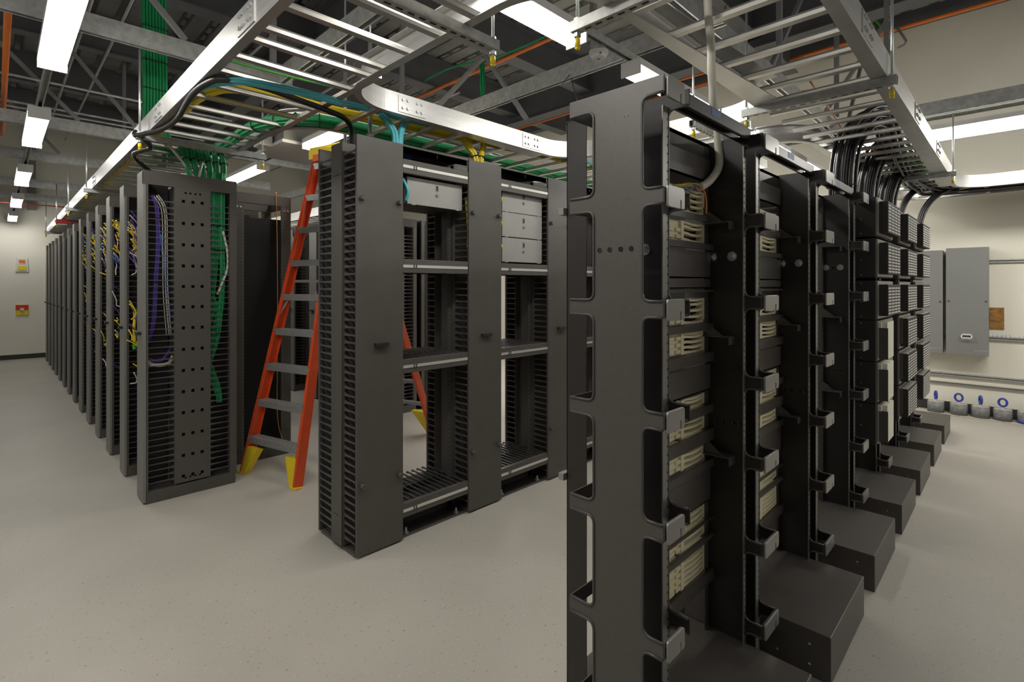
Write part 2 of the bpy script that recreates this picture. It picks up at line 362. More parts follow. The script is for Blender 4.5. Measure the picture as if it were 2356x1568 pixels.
# conduits and pipes
def pipe(name, pts, r, m, label, cat, n=8):
    b = MB(); b.tube(pts, r, n); return tag(b.build(name, m, smooth=True), label, cat)
pipe('orange_conduit', [(4.765, 2.2, 4.577), (4.765, 9.4, 4.577)], .022, 'conduit', 'orange conduit crossing under the dark roof beam above the middle racks', 'conduit')
pipe('orange_conduit', [(7.05, 2.4, 4.577), (7.05, 9.4, 4.577)], .022, 'conduit', 'orange conduit showing just left of the tall end panel', 'conduit')
pipe('orange_conduit', [(8.05, -2, 4.82), (8.05, 5, 4.82)], .025, 'conduit', 'orange conduit along the top of the right wall', 'conduit')
pipe('orange_conduit', [(.062, 4.5, 3.45), (.062, 9.0, 3.45)], .022, 'conduit', 'orange conduit at the left edge of the view', 'conduit')
for i, (y, z, r) in enumerate(((6.38, 3.45, .013), (7.30, 3.45, .013), (7.50, 3.45, .013))):
    pipe('steel_conduit', [(-3.5, y, z), (1.9, y, z)], r, 'galv', ['thin steel conduit crossing just below the first left light', 'upper steel conduit crossing above the second left light', 'lower steel conduit crossing above the second left light'][i], 'conduit')
pipe('red_pipe', [(-3, 12.2, 2.98), (1.2, 12.2, 2.98)], .010, 'redpipe', 'thin red sprinkler pipe behind the far left lights', 'pipe')
pipe('steel_conduit', [(3.6, 5.9, 4.579), (3.6, 14, 4.579)], .02, 'galv', 'steel conduit high behind the middle racks', 'conduit')
pipe('bent_conduit', [(8.000, 1.102, 4.831), (8.000, 1.049, 4.725), (8.000, 1.001, 4.616), (8.000, 1.023, 4.580), (8.000, 1.089, 4.563)], .014, 'joist', 'bent grey conduit stub hanging near the top of the right wall', 'conduit')
for i, x in enumerate((.72, 1.02, 2.35, 5.1)):
    pipe('steel_conduit', [(x, 6.2, 4.583), (x, 14, 4.583)], .016, 'galv', ['steel conduit high above the left tray, leftmost of a pair', 'steel conduit high above the left tray, right of a pair', 'steel conduit high above the ladder', 'steel conduit high above the back of the middle racks'][i], 'conduit')

# ================================================================== CABLE TRAYS
TZ = 2.62; TH_ = .127
RAIL = [(0, TZ), (0, TZ + TH_), (.042, TZ + TH_), (.042, TZ + TH_ - .004), (.004, TZ + TH_ - .004), (.004, TZ + .098), (.002, TZ + .095), (.002, TZ + .032), (.004, TZ + .029), (.004, TZ + .004), (.042, TZ + .004), (.042, TZ)]
RAILR = [(-a, z) for a, z in RAIL]
def rail(parent, path, side):                  # side +1: flanges to the left of travel
    return MB().sweep(path, RAIL if side > 0 else RAILR).build('side_rail', 'alu', parent)
rung_cache = {}
def rung(parent, p, q):
    p = Vector(p); q = Vector(q); d = q - p; L = round(d.length, 4)
    if L not in rung_cache:
        hw = .017; pf = [(-hw, .004), (-hw, .020), (-.012, .030), (-.008, .030), (-.012, .018), (.012, .018), (.008, .030), (.012, .030), (hw, .020), (hw, .004)]
        rung_cache[L] = MB().sweep([(0, 0), (L, 0)], pf).mesh('rung', 'rung')
    return put('rung', rung_cache[L], parent, loc=(p.x, p.y, TZ), rot=(0, 0, math.atan2(d.y, d.x)))
def splice(parent, x, y, axis, out):
    b = MB()
    if axis == 'y': b.box(x, y - .1, TZ + .012, x + out * .005, y + .1, TZ + TH_ - .012)
    else: b.box(x - .1, y, TZ + .012, x + .1, y + out * .005, TZ + TH_ - .012)
    o = b.build('splice_plate', 'alu', parent)
    n = MB()
    for k in (-.07, -.035, .035, .07):
        for zz in (.04, .09):
            if axis == 'y': n.cyl((x + out * .004, y + k, TZ + zz), (x + out * .014, y + k, TZ + zz), .009, 8)
            else: n.cyl((x + k, y + out * .004, TZ + zz), (x + k, y + out * .014, TZ + zz), .009, 8)
    nn = n.build('bolt', 'zinc', o); nn['kind'] = 'stuff'
    return o
XA0, XA1 = .735, 1.362; YB0, YB1 = 2.69, 3.335; YC0, YC1 = .47, 1.105; XE0, XE1 = 3.40, 4.03; R = .30
# tray over the left row
tA = thing('cable_tray', (0, 0, 0), 'long aluminium ladder tray over the left rack row', 'cable tray')
rail(tA, [(XA0, -1.0), (XA0, 14.2)], -1)
rail(tA, [(XA1, YB1 + R), (XA1, 14.2)], 1)
y = 2.345
while y < 14.1: rung(tA, (XA0 + .006, y), (XA1 - .006, y)); y += .2286
y = 2.21
while y > -.95: rung(tA, (XA0 + .006, y), (XA1 - .006, y)); y -= .2286
for y in (2.28, 3.9, 6.9, 9.9): splice(tA, XA0, y, 'y', -1)
b = MB(); b.bar((XA1, 2.3, TZ + .012), (XA1, 3.75, TZ + .012), .04, .022); b.build('tee_support_bar', 'rung', tA)
# tray over the middle row with its curved tee
tB = thing('cable_tray', (0, 0, 0), 'aluminium ladder tray with curved tee over the middle racks', 'cable tray')
rail(tB, [(XA1, 1.42)] + arc(XA1 + R, YB0 - R, R, 180, 90) + [(3.1, YB0)] + arc(3.1, YB0 - R, R, 90, 0)[0:] + [(XE0, 1.42)], 1)
rail(tB, [(XA1, YB1 + R)] + arc(XA1 + R, YB1 + R, R, 180, 270) + [(3.1, YB1)] + arc(3.1, YB1 + R, R, 270, 360) + [(XE0, 13.0)], -1)
rail(tB, [(XE1, 13.0)] + arc(XE1 + R, YB1 + R, R, 180, 270) + [(6.6, YB1)], -1)
rail(tB, [(6.6, YB0)] + arc(XE1 + R, YB0 - R, R, 90, 180) + [(XE1, 1.42)], -1)
x = 1.62
while x < 6.5: rung(tB, (x, YB0 + .006), (x, YB1 - .006)); x += .2286
y = 3.75
while y < 12.9: rung(tB, (XE0 + .006, y), (XE1 - .006, y)); y += .2286
y = 1.55
while y < 2.6: rung(tB, (XE0 + .006, y), (XE1 - .006, y)); y += .2286
for x in (1.83, 2.93): splice(tB, x, YB0, 'x', -1)
# tray over the right row
tC = thing('cable_tray', (0, 0, 0), 'aluminium ladder tray over the right rack row, turning along the right wall', 'cable tray')
rail(tC, [(1.2, YC0 - R - .35), (1.362, YC0 - R)] + arc(1.662, YC0 - R, R, 180, 90) + [(7.08, YC0)] + arc(7.08, YC0 - R, R, 90, 0) + [(7.38, -2.0)], 1)
rail(tC, [(XA1, 1.42)] + arc(XA1 + R, YC1 + R, R, 180, 270) + [(3.1, YC1)] + arc(3.1, YC1 + R, R, 270, 360), -1)
rail(tC, arc(XE1 + R, YC1 + R, R, 180, 270) + [(7.7, YC1)] + arc(7.7, YC1 - R, R, 90, 0) + [(8.0, -2.0)], -1)
x = 2.025
while x < 7.2: rung(tC, (x, YC0 + .006), (x, YC1 - .006)); x += .2286
x = 1.75
while x > 1.4: rung(tC, (x, YC0 + .006), (x, YC1 - .006)); x -= .2286
y = .25
while y > -1.9: rung(tC, (7.386, y), (7.994, y)); y -= .33
rung(tC, (7.35, .36), (7.9, .86))
for x in (2.66, 4.2, 5.4): splice(tC, x, YC0, 'x', -1)
splice(tC, 7.38, -.2, 'y', -1)
# trapeze hangers under the trays
def trapeze(p, q, label, ztop=(GZ, GZ), group=None):
    p = Vector((*p, TZ - .042)); q = Vector((*q, TZ - .042)); t = thing('trapeze_hanger', tuple(p), label, 'hanger', group)
    d = (q - p); L = d.length; b = strut_mesh(L); a = math.atan2(d.y, d.x)
    o = b.build('strut_bar', 'galv', t); o.rotation_euler = (0, 0, a)
    sl = MB(); k = .06
    while k < L - .06: sl.box(k, -.006, -.0012, k + .028, .006, .0006); k += .05
    # the bar's slotted back faces down here
    sb = MB().box(0, -.0195, -.0008, L, .0195, .0); 
    s1 = sb.build('slotted_face', 'galv', t); s1.rotation_euler = (0, 0, a)
    s2 = sl.build('slot', 'deep', t); s2.rotation_euler = (0, 0, a); s2['kind'] = 'stuff'
    e = d.normalized()
    for k, zt in ((.022, ztop[0]), (L - .022, ztop[1])):
        c = e * k
        MB().cyl((c.x, c.y, -.05), (c.x, c.y, zt - p.z), .0068, 8).build('threaded_rod', 'zinc', t, smooth=True)
        for za, zb in ((-.006, -.020), (.041, .054)): MB().cyl((c.x, c.y, za), (c.x, c.y, zb), .015, 6).build('nut', 'chrome', t)
        bb = MB(); bb.cyl((c.x, c.y, -.028), (c.x, c.y, -.064), .0115, 10); bb.cyl((c.x, c.y, -.064), (c.x, c.y, -.071), .0115, 10, .006); bb.build('end_cap', 'yellow', t, smooth=True)
    return t
trapeze((.68, 4.31), (1.53, 4.31), 'trapeze hanger under the left tray just above the front left rack')
trapeze((.67, 7.15), (1.45, 7.15), 'second trapeze hanger along the left tray')
trapeze((.67, 9.08), (1.45, 9.08), 'third trapeze hanger along the left tray, with the red lamp beyond')
trapeze((.67, 10.95), (1.45, 10.95), 'fourth trapeze hanger along the left tray')
trapeze((.67, 13.35), (1.45, 13.35), 'furthest trapeze hanger along the left tray')
trapeze((.66, 1.60), (1.52, 1.60), 'trapeze hanger at the top centre, nearest under the left tray')
trapeze((1.63, 1.27), (1.63, .30), 'trapeze hanger at the start of the right tray, at the top centre')
trapeze((3.16, .43), (3.16, 1.18), 'trapeze hanger with a yellow cap in the middle of the right tray')
trapeze((6.20, .41), (6.20, 1.18), 'trapeze hanger at the far end of the right tray')
trapeze((3.10, 1.47), (4.12, 1.47), 'trapeze hanger under the cross tray above the first right rack')
for x, y, l in ((1.716, 3.0, 'right'), (1.80, 3.5, 'left')):
    t = thing('hanger_rod', (x, y, 2.50), 'sleeved hanger rod behind the tall middle door, %s of two' % l, 'rod')
    MB().cyl((0, 0, 0), (0, 0, 2.2), .007, 8).build('threaded_rod', 'zinc', t, smooth=True); MB().cyl((0, 0, .055), (0, 0, .66), .013, 12).build('sleeve', 'zinc', t, smooth=True); MB().cyl((0, 0, .035), (0, 0, .05), .026, 14).build('washer', 'zinc', t)
trapeze((3.32, 4.6), (4.12, 4.6), 'trapeze hanger under the far cross tray behind the middle racks')

# ================================================================== VERTICAL CABLE MANAGERS (left and middle rows)
def finger_mesh(L, root, tip, key, m):
    b = MB(); pl = [(0, -root), (.014, -root * .62), (.034, -tip * 1.9), (L * .6, -tip * 1.25), (L - .008, -tip), (L - .006, -tip * 2.0), (L, -tip * 2.0), (L, tip * 2.0), (L - .006, tip * 2.0), (L - .008, tip), (L * .6, tip * 1.25), (.034, tip * 1.9), (.014, root * .62), (0, root)]
    b.prism(pl, lambda a, c_, d: (d, a, c_), .006); return b.mesh('finger', m)
FM = {}
def comb(t, v0, v1, sv, u, H, z0, joined, root=.0145, tip=.0036, m='plastic', pitch=.04445):
    """fingers rooted at v0 pointing to v1"""
    L = abs(v1 - v0); dirn = (1 if v1 > v0 else -1) * sv; n = int((H - z0 - .05) / pitch)
    c = MB(); a, e = sorted((v0 * sv, (v0 + .012 * (-1 if v1 > v0 else 1)) * sv)); c.box(u, a, z0 - .02, u + .01, e, z0 + n * pitch)
    a, e = sorted((v1 * sv, (v1 + .006 * (1 if v1 > v0 else -1)) * sv)); c.box(u + .012, a, z0 - .02, u + .02, e, z0 + n * pitch)
    o = c.build('finger_comb', m, t)
    key = (round(L, 3), root, tip, m, joined)
    if joined:
        b = MB(); f0 = finger_mesh(L, root, tip, key, m) if key not in FM else FM[key]; FM[key] = f0
        vs = [tuple(v.co) for v in f0.vertices]; fs = [tuple(p.vertices) for p in f0.polygons]
        for k in range(n): b.add([(u + x, v0 * sv + y * dirn, z0 + pitch * (k + .5) + z) for x, y, z in vs], fs)
        q = b.build('finger_strip', m, o); q['kind'] = 'stuff'
    else:
        if key not in FM: FM[key] = finger_mesh(L, root, tip, key, m)
        for k in range(n):
            q = put('finger', FM[key], o, loc=(u, v0 * sv, z0 + pitch * (k + .5)))
            if dirn < 0: q.scale = (1, -1, 1)
    return o
def vbox(b, u0, v0, z0, u1, v1, z1, sv):
    a, e = sorted((v0 * sv, v1 * sv)); b.box(u0, a, z0, u1, e, z1); return b
def manager(loc, rz, sv, label, w=.31, dm='panel', dep=.495, H=2.44, spine=(.155, .285), joined=False, group=None, detail=True, backside=True, holes=None, thin=False):
    t = thing('vertical_cable_manager', loc, label, 'cable manager', group, rz=rz)
    d = vbox(MB(), 0, 0, .012, w, .018, H, sv).build('door', dm, t, bevel=.002)
    if detail:
        for u, z in ((.03, H - .365), (w - .03, H - .365), (.03, .418), (w - .03, .418)):
            k = MB(); k.cyl((u, 0, z), (u, -.016 * sv, z), .014, 12, .017); k.cyl((u, -.016 * sv, z), (u, -.028 * sv, z), .017, 12, .013); k.build('knob', 'plastic', d, smooth=True)
    h = MB(); vbox(h, w * .5 - .045, -.026, 1.213, w * .5 + .045, -.012, 1.233, sv); vbox(h, w * .5 - .045, -.014, 1.213, w * .5 - .033, 0, 1.233, sv); vbox(h, w * .5 + .033, -.014, 1.213, w * .5 + .045, 0, 1.233, sv)
    h.build('handle', 'deep', d, bevel=.002)
    vbox(MB(), .0325 if holes else 0, dep - .018, .09 if holes else .012, w, dep - (.001 if holes else 0), H, sv).build('rear_door', 'panel', t)
    s0, s1 = spine
    if holes:
        ol = [(s0 * sv, .10), (s1 * sv, .10), (s1 * sv, H - .10), (s0 * sv, H - .10)]
        hl = []
        for z in holes:
            for f in (.24, .50, .76):
                c = (s0 + (s1 - s0) * f) * sv; hl.append([(c - .011, z - .012), (c + .011, z - .012), (c + .011, z + .012), (c - .011, z + .012)])
        for f in (.30, .43, .57, .70): hl.append(circ((s0 + (s1 - s0) * f) * sv, H - .135, .008, 10)); hl.append(circ((s0 + (s1 - s0) * f) * sv, .13, .008, 10))
        me = sheet_mesh('spine', 'black', ol, hl, .003, .0005, ((0, 1, 0), (0, 0, 1), (1, 0, 0)))
        put('spine', me, t, loc=(-.004, 0, 0))
        fr = MB(); vbox(fr, -.002, .0, H - .10, .03, dep, H, sv); vbox(fr, -.004, .02, 0, w, dep - .01, .088, sv); vbox(fr, 0, s0, .09, w * .7, s0 + .01, H - .1, sv); vbox(fr, 0, s1 - .01, .09, w * .7, s1, H - .1, sv)
        vbox(fr, -.002, dep - .05, .089, .02, dep, H - .101, sv); vbox(fr, -.002, .019, .089, .012, .03, H - .101, sv)
        fr.build('frame', 'black', t)
    else:
        ol = [(s0 * sv, .03), (s1 * sv, .03), (s1 * sv, H - .02), (s0 * sv, H - .02)]
        hl = [circ((s0 + (s1 - s0) * f) * sv, z, r, 10) for z in (H - .21, .20) for f, r in ((.18, .006), (.4, .008), (.62, .006), (.8, .005))]
        put('spine', sheet_mesh('spine', 'panel', ol, hl, .004, .0008, ((0, 1, 0), (0, 0, 1), (1, 0, 0))), t, loc=(-.012, 0, 0))
        fr = MB(); vbox(fr, -.012, s1 - .012, .03, w, s1, H - .02, sv); vbox(fr, -.012, s0, .03, w * .9, s0 + .006, H - .02, sv)
        vbox(fr, .005, .03, .0, w - .005, dep - .03, .02, sv); vbox(fr, .0, s1 - .01, H - .045, .02, s1 + .02, H - .01, sv)
        fr.build('frame', 'black', t)
    inn = MB(); vbox(inn, w * .86, .02, .03, w * .88, s0, H - .04, sv); vbox(inn, w * .86, s1, .03, w * .88, dep - .02, H - .04, sv); (vbox(inn, .03, s0 + .012, .1, .034, s1 - .012, H - .11, sv) if holes else None); inn.build('inner_panel', 'deep', t)  # added black sheets that stand in for shade behind fingers and spine holes
    kw = dict(root=.0105, tip=.0024) if thin else {}
    z0 = .12 if holes else .06
    comb(t, s0 - .002, .024, sv, 0, H - (.1 if holes else 0), z0, joined, **kw)
    comb(t, s1 + .002, dep - (.055 if holes else .024), sv, 0, H - (.1 if holes else 0), z0, joined, **kw)
    if backside and not holes:
        bs = MB()
        vbox(bs, w - .008, s0 - .02, .03, w, s0, H - .04, sv); vbox(bs, w - .008, s1, .03, w, s1 + .02, H - .04, sv)
        for k in range(52):
            z = .08 + k * .04445
            vbox(bs, w - .006, .03, z - .005, w - .001, s0 - .02, z + .005, sv); vbox(bs, w - .006, s1 + .02, z - .005, w - .001, dep - .03, z + .005, sv)
        q = bs.build('finger_strip', 'plastic', t); q['kind'] = 'stuff'
    return t
# middle row: managers along X, doors facing the camera side
Y2 = 2.69
MX = [1.455, 2.295, 3.130, 3.975, 4.82]
for i, x in enumerate(MX):
    manager((x, Y2, 0), 0, 1, ['tall charcoal cable manager door at the near end of the middle row beside the ladder', 'tall charcoal cable manager door between the two open bays of the middle row', 'charcoal cable manager door of the middle row just left of the right end panel', 'fourth cable manager of the middle row, behind the right end panel', 'last cable manager of the middle row, behind the right racks'][i], joined=(i > 2))

def hcm_mesh():
    """horizontal cable manager: front cover, silver strip, finger rows behind"""
    W = .525
    c = MB(); c.box(0, 0, 0, W, .018, .085); c.box(0, .018, .079, W, .03, .085); c.box(0, .018, 0, W, .03, .006)
    s = MB(); s.box(.0, -.003, .032, W - .008, 0, .050)
    k = MB(); k.box(.075, -.006, .030, .083, 0, .052); k.box(.092, -.006, .030, .100, 0, .052)
    f = MB(); f.box(0, .03, .035, W, .24, .045); f.box(0, .235, .0, W, .25, .085); f.box(0, .25, .035, W, .46, .045)
    fg = MB(); fg.box(-.004, .028, .0, .004, .232, .010); fg.box(-.004, .226, -.006, .004, .234, .006)
    return [x.mesh(n, m) for x, n, m in ((c, 'front_cover', 'panel'), (s, 'latch_strip', 'silver'), (k, 'clip', 'plastic'), (f, 'tray', 'deep'), (fg, 'finger', 'plastic'))]
HM = hcm_mesh()
def hcm(x, z, label):
    t = thing('horizontal_cable_manager', (x, Y2 + .005, z), label, 'cable manager')
    c = put('front_cover', HM[0], t, bevel=.0015); put('latch_strip', HM[1], c); put('clip', HM[2], c); put('tray', HM[3], t)
    for k in range(12):
        put('finger', HM[4], t, loc=(.02 + k * .0445, 0, .078)); put('finger', HM[4], t, loc=(.02 + k * .0445, .225, .078))
    return t
def drawer(x, z, h, label, wd=.447):
    t = thing('fibre_enclosure', (x, Y2 + .05, z), label, 'enclosure')
    f = MB().box(0, 0, 0, wd, .014, h).build('front_door', 'drawer', t, bevel=.002)
    r = MB().box(wd * .52 - .012, -.002, h * .60, wd * .52 + .012, 0, h * .84); r.build('latch_frame', 'steelgrey', f)
    MB().box(wd * .52 - .007, -.003, h * .64, wd * .52 + .007, -.0015, h * .81).build('latch_slot', 'deep', f)
    MB().cyl((wd * .52, 0, h * .45), (wd * .52, -.009, h * .45), .011, 14, .009).build('knob', 'steelgrey', f, smooth=True)
    for u in (.03, wd - .055): MB().box(u, -.003, -.004, u + .03, .01, .008).build('hinge', 'drawer', f)
    MB().box(-.012, .016, .004, wd + .012, .33, h - .004).build('body', 'black', t)
    return t
def post_rack(x0, x1, label, yc=Y2 + .255):
    """two-post rack standing between two managers"""
    t = thing('two_post_rack', (x0, yc, 0), label, 'rack'); W = x1 - x0; H = 2.42
    for s in (0, 1):
        a, e = ((0, .045) if s == 0 else (W - .045, W))
        b = MB(); b.box(a if s == 0 else e - .004, -.075, .01, a + .004 if s == 0 else e, .075, H)
        b.box(a, -.075, .01, e, -.071, H); b.box(a, .071, .01, e, .075, H); u = b.build('upright', 'black', t)
        d = MB()
        for k in range(74):
            z = .1 + k * .031; c_ = (a + e) / 2 + (.006 if s == 0 else -.006); d.box(c_ - .004, -.0765, z, c_ + .004, -.075, z + .006)
        q = d.build('screw_hole', 'rail', u); q['kind'] = 'stuff'
    MB().box(0, -.085, H, W, -.07, H + .02).box(0, -.085, H - .05, W, -.075, H).box(0, .07, H - .05, W, .085, H + .02).build('top_angle', 'black', t)
    bp = MB().box(-.005, -.22, .0, W + .005, .12, .010).box(0, -.075, .01, W, -.065, .09).build('base_plate', 'black', t)
    for u in (.06, W - .06):
        for v in (-.19, .1): MB().cyl((u, v, .01), (u, v, .045), .008, 8).cyl((u, v, .01), (u, v, .02), .018, 8).build('anchor_bolt', 'zinc', bp)
    fb = MB().box(0, -.255 + .02, 2.395, W, -.235, 2.44).box(0, -.25, 2.43, W, -.08, 2.44).build('top_beam', 'panel', t)
    MB().box(.27, -.2365, 2.40, .275, -.2355, 2.425).build('clip', 'deep', fb)
    wx = MB()
    for k in range(4): wx.bar((.05 + k * .12, -.08, 2.40), (.15 + k * .12, .30, 2.40), .012, .012)
    return t
for i in range(4):
    x0 = MX[i] + .31; x1 = MX[i + 1]
    nm = ['first', 'second', 'third', 'fourth'][i]
    post_rack(x0 + .002, x1 - .002, 'open two-post rack frame in the %s bay of the middle row' % nm)
    for z, wh in ((2.268, 'top'), (1.650, 'upper'), (1.028, 'waist-high'), (.140, 'lowest')):
        hcm(x0 + .003, z, '%s horizontal cable manager with a silver strip in the %s bay of the middle row' % (wh, nm))
drawer(1.828, 2.088, .172, 'single grey fibre enclosure in the first bay of the middle row')
for i, z in enumerate((2.127, 1.940, 1.750)): drawer(2.662, z, .183, '%s of three stacked grey fibre enclosures in the second bay' % ['top', 'middle', 'bottom'][i])
for i in (0, 1):
    b = MB(); b.box(MX[i] + .40, Y2 + .12, 2.385, MX[i] + .455, Y2 + .122, 2.42); tag(b.build('blue_label', 'sticker'), 'small blue label hanging above the %s bay of the middle row' % ['first', 'second'][i], 'label')

# ================================================================== LEFT ROW
HZ = [2.20, 2.035, 1.875, 1.717, 1.563, 1.410, 1.253, 1.093, .935, .777, .62, .458, .30, .146]
XL = .745
NL = ['', 'second', 'third', 'fourth', 'fifth', 'sixth', 'seventh', 'eighth', 'ninth', 'tenth', 'eleventh', 'twelfth', 'thirteenth', 'last']
for i in range(14):
    y = 4.45 + .755 * i
    manager((XL, y, 0), math.pi / 2, -1, 'front cable manager of the left row with green cables behind its fingers' if i == 0 else ('%s cable manager door along the left row' % NL[i]), w=.225, dep=.615, H=2.40, spine=(.19, .428), joined=(i > 1), detail=False, backside=False, holes=HZ, thin=True, dm='doorgrey')
    if i < 13:
        t = thing('two_post_rack', (XL, y + .225, 0), '%s rack bay of the left row, counted from the front' % ordinal(i), 'rack'); W = .53
        b = MB(); b.box(.20, .01, 0, .42, W - .01, .09); b.build('base', 'black', t)
        for v in (.008, W - .045): MB().box(.24, v, .09, .38, v + .035, 2.36).build('upright', 'black', t)
        MB().box(.22, .01, 2.33, .40, W - .01, 2.38).build('top_beam', 'black', t)
        random.seed(i); k = 0; z = .25
        while z < 2.2:
            h = random.choice((.044, .088, .13)); 
            if random.random() < .75: MB().box(.10 + random.random() * .1, .03, z, .45, W - .03, z + h - .004).build('equipment_panel', random.choice(['deep', 'black', 'deep', 'rail']), t)
            z += h + .01
# patch cords seen between the left managers
random.seed(3)
def cord(parent, p, q, m, sag=.08, r=.004, name='cord'):
    p = Vector(p); q = Vector(q); mid = (p + q) / 2 + Vector((random.uniform(.0, .04), 0, -sag)); b = MB(); b.tube(smooth_path([p, p.lerp(mid, .6) + Vector((.01, 0, 0)), mid, q.lerp(mid, .4), q], 4), r, 6); return b.build(name, m, parent, smooth=True)
for i in range(1, 6):
    y = 4.45 + .755 * i
    t = thing('patch_cords', (XL, y - .045, 1.5), '%s tangle of patch cords in the gaps of the left row' % ordinal(i - 1), 'cables')
    for k in range(40):
        z = random.uniform(.30, .72) if k < 30 else random.uniform(-.7, .4)
        m = random.choice(['yellow', 'yellow', 'whitecable', 'purple', 'bluecable', 'blackcable'] if i != 1 else ['yellow', 'purple', 'whitecable', 'yellow', 'purple'])
        cord(t, (random.uniform(.005, .05), random.uniform(-.10, .02), z), (random.uniform(.03, .12), random.uniform(-.08, .03), z - random.uniform(.0, .16)), m, sag=random.uniform(.02, .06), r=.005)
t = thing('cable_pigtail', (XL + .065, 5.180, 1.235), 'yellow cable with a green plug hanging beside the second left cabinet', 'cable')
MB().tube(smooth_path([(0, 0, .14), (.002, .01, .05), (-.005, .0, 0), (0, .01, -.06), (.0, .01, -.13)]), .012, 8).build('jacket', 'yellow', t, smooth=True); MB().cyl((0, .01, -.13), (0, .01, -.19), .014, 8).build('plug', 'lime', t)

# ---- cables inside the front left manager
def bundle(name, pts, spread, n, r, m, label, cat='cables', ties=None, tie_m='deep', k=5, flat=None, tn=6):
    """n separate cables following a path, tied together"""
    P = smooth_path(pts, k); t = thing(name, tuple(P[0]), label, cat); o0 = P[0]
    offs = []
    for i in range(n):
        if flat: offs.append((((i % flat[0]) - (flat[0] - 1) / 2) * 2.02 * r, (i // flat[0]) * 1.9 * r))
        else:
            a = i * 2.39996; rr = spread * math.sqrt((i + .5) / n); offs.append((rr * math.cos(a), rr * math.sin(a)))
    frames = []; prev = None
    for i in range(len(P)):
        d = (P[min(i + 1, len(P) - 1)] - P[max(i - 1, 0)]).normalized()
        if prev is None: a = d.cross(Vector((0, 0, 1)) if abs(d.z) < .9 else Vector((0, 1, 0))).normalized()
        else: a = (prev - d * prev.dot(d)).normalized()
        prev = a; frames.append((a, a.cross(d).normalized()))
    for ox, oy in offs:
        b = MB(); b.tube([P[i] - o0 + frames[i][0] * ox + frames[i][1] * oy for i in range(len(P))], r, tn); b.build('cable', m, t, smooth=True)
    for f in (ties or []):
        i = min(int(f * (len(P) - 1)), len(P) - 2); c = P[i] - o0; d = (P[i + 1] - P[i]).normalized(); a, e = frames[i]
        if flat:
            hw = flat[0] * r + .004; hh = math.ceil(n / flat[0]) * .95 * r + .004; off = e * (math.ceil(n / flat[0]) - 1) * .95 * r
            loop = [c + off + a * x + e * y for x, y in ((-hw, -hh), (hw, -hh), (hw, hh), (-hw, hh))]
        else:
            loop = [c + (a * math.cos(j * .6283) + e * math.sin(j * .6283)) * (spread + r) for j in range(10)]
        MB().tube(loop, .004, 5, closed=True).build('cable_tie', tie_m, t)
    return t
def inleft(v, u): return (XL + v, 4.45 + u)
for j, v in enumerate((.455, .49, .525)):
    x, y = inleft(v, .05 + .02 * (j % 2)); xb = x - (.02, .02, .0)[j]
    bundle('green_cable_bundle', [(x, y, 2.46), (x, y, 2.1), (x - .002, y, 1.85), (xb + .0, y, 1.6), (xb - .03, y, (1.45, 1.3, 1.2)[j])], .017, 8, .0078, 'green', ['left green bundle behind the right fingers of the front left cabinet', 'middle green bundle behind the right fingers of the front left cabinet', 'right green bundle behind the right fingers of the front left cabinet'][j], ties=[.12, .3, .5, .7])
x, y = inleft(.47, .07)
for j, (dx, dz, ph) in enumerate(((.0, 0, 0), (.03, .02, 1.4), (.01, -.05, 2.6))):
    pts = [(x + dx - .02 + .05 * math.sin(q * .75 + ph), y, 1.50 - q * .115 + dz) for q in range(8)]
    bundle('green_cable_loop', pts, .016, 6, .0095, 'green', ['first wavy green loop low behind the right fingers of the front left cabinet', 'second wavy green loop low behind the right fingers of the front left cabinet', 'third wavy green loop low behind the right fingers of the front left cabinet'][j])
x, y = inleft(.09, .06); bundle('purple_cable_bundle', [(x - .03, y, 2.23), (x, y, 2.15), (x + .01, y, 1.9), (x - .005, y, 1.6), (x - .02, y, 1.3), (x - .05, y + .05, 1.15)], .014, 7, .006, 'purple', 'purple cable bundle behind the left fingers of the front left cabinet', ties=[.3, .6])
x, y = inleft(.135, .05); bundle('white_cable_bundle', [(x - .05, y, 2.23), (x, y, 2.12), (x + .006, y, 1.8), (x + .01, y, 1.5), (x + .03, y, 1.2)], .018, 4, .003, 'whitecable', 'white patch cords behind the left fingers of the front left cabinet')
bundle('blue_cable_pair', [(x - .02, y, 1.95), (x + .0, y, 1.75), (x + .03, y, 1.45), (x + .04, y, 1.3)], .005, 2, .004, 'bluecable', 'blue patch cord pair behind the left fingers of the front left cabinet')
x, y = inleft(.10, .05); bundle('white_cable_loop', [(x - .09, y, 1.06), (x - .05, y, 1.0), (x + .02, y, .985), (x + .07, y, 1.0), (x + .09, y, 1.05)], .012, 5, .004, 'whitecable', 'white cord loop at waist height in the front left cabinet')
bundle('purple_cable_loop', [(x - .09, y + .02, 1.10), (x - .05, y, 1.03), (x + .02, y, 1.02), (x + .08, y, 1.10)], .01, 4, .004, 'purple', 'purple cord loop at waist height in the front left cabinet')
x, y = inleft(.555, .03); bundle('white_cable_bundle', [(x - .03, y, 2.0), (x, y, 1.85), (x + .0, y, 1.7), (x - .04, y, 1.58), (x - .07, y, 1.5)], 0, 1, .009, 'whitecable', 'single white cable bowing out right of the green bundles')

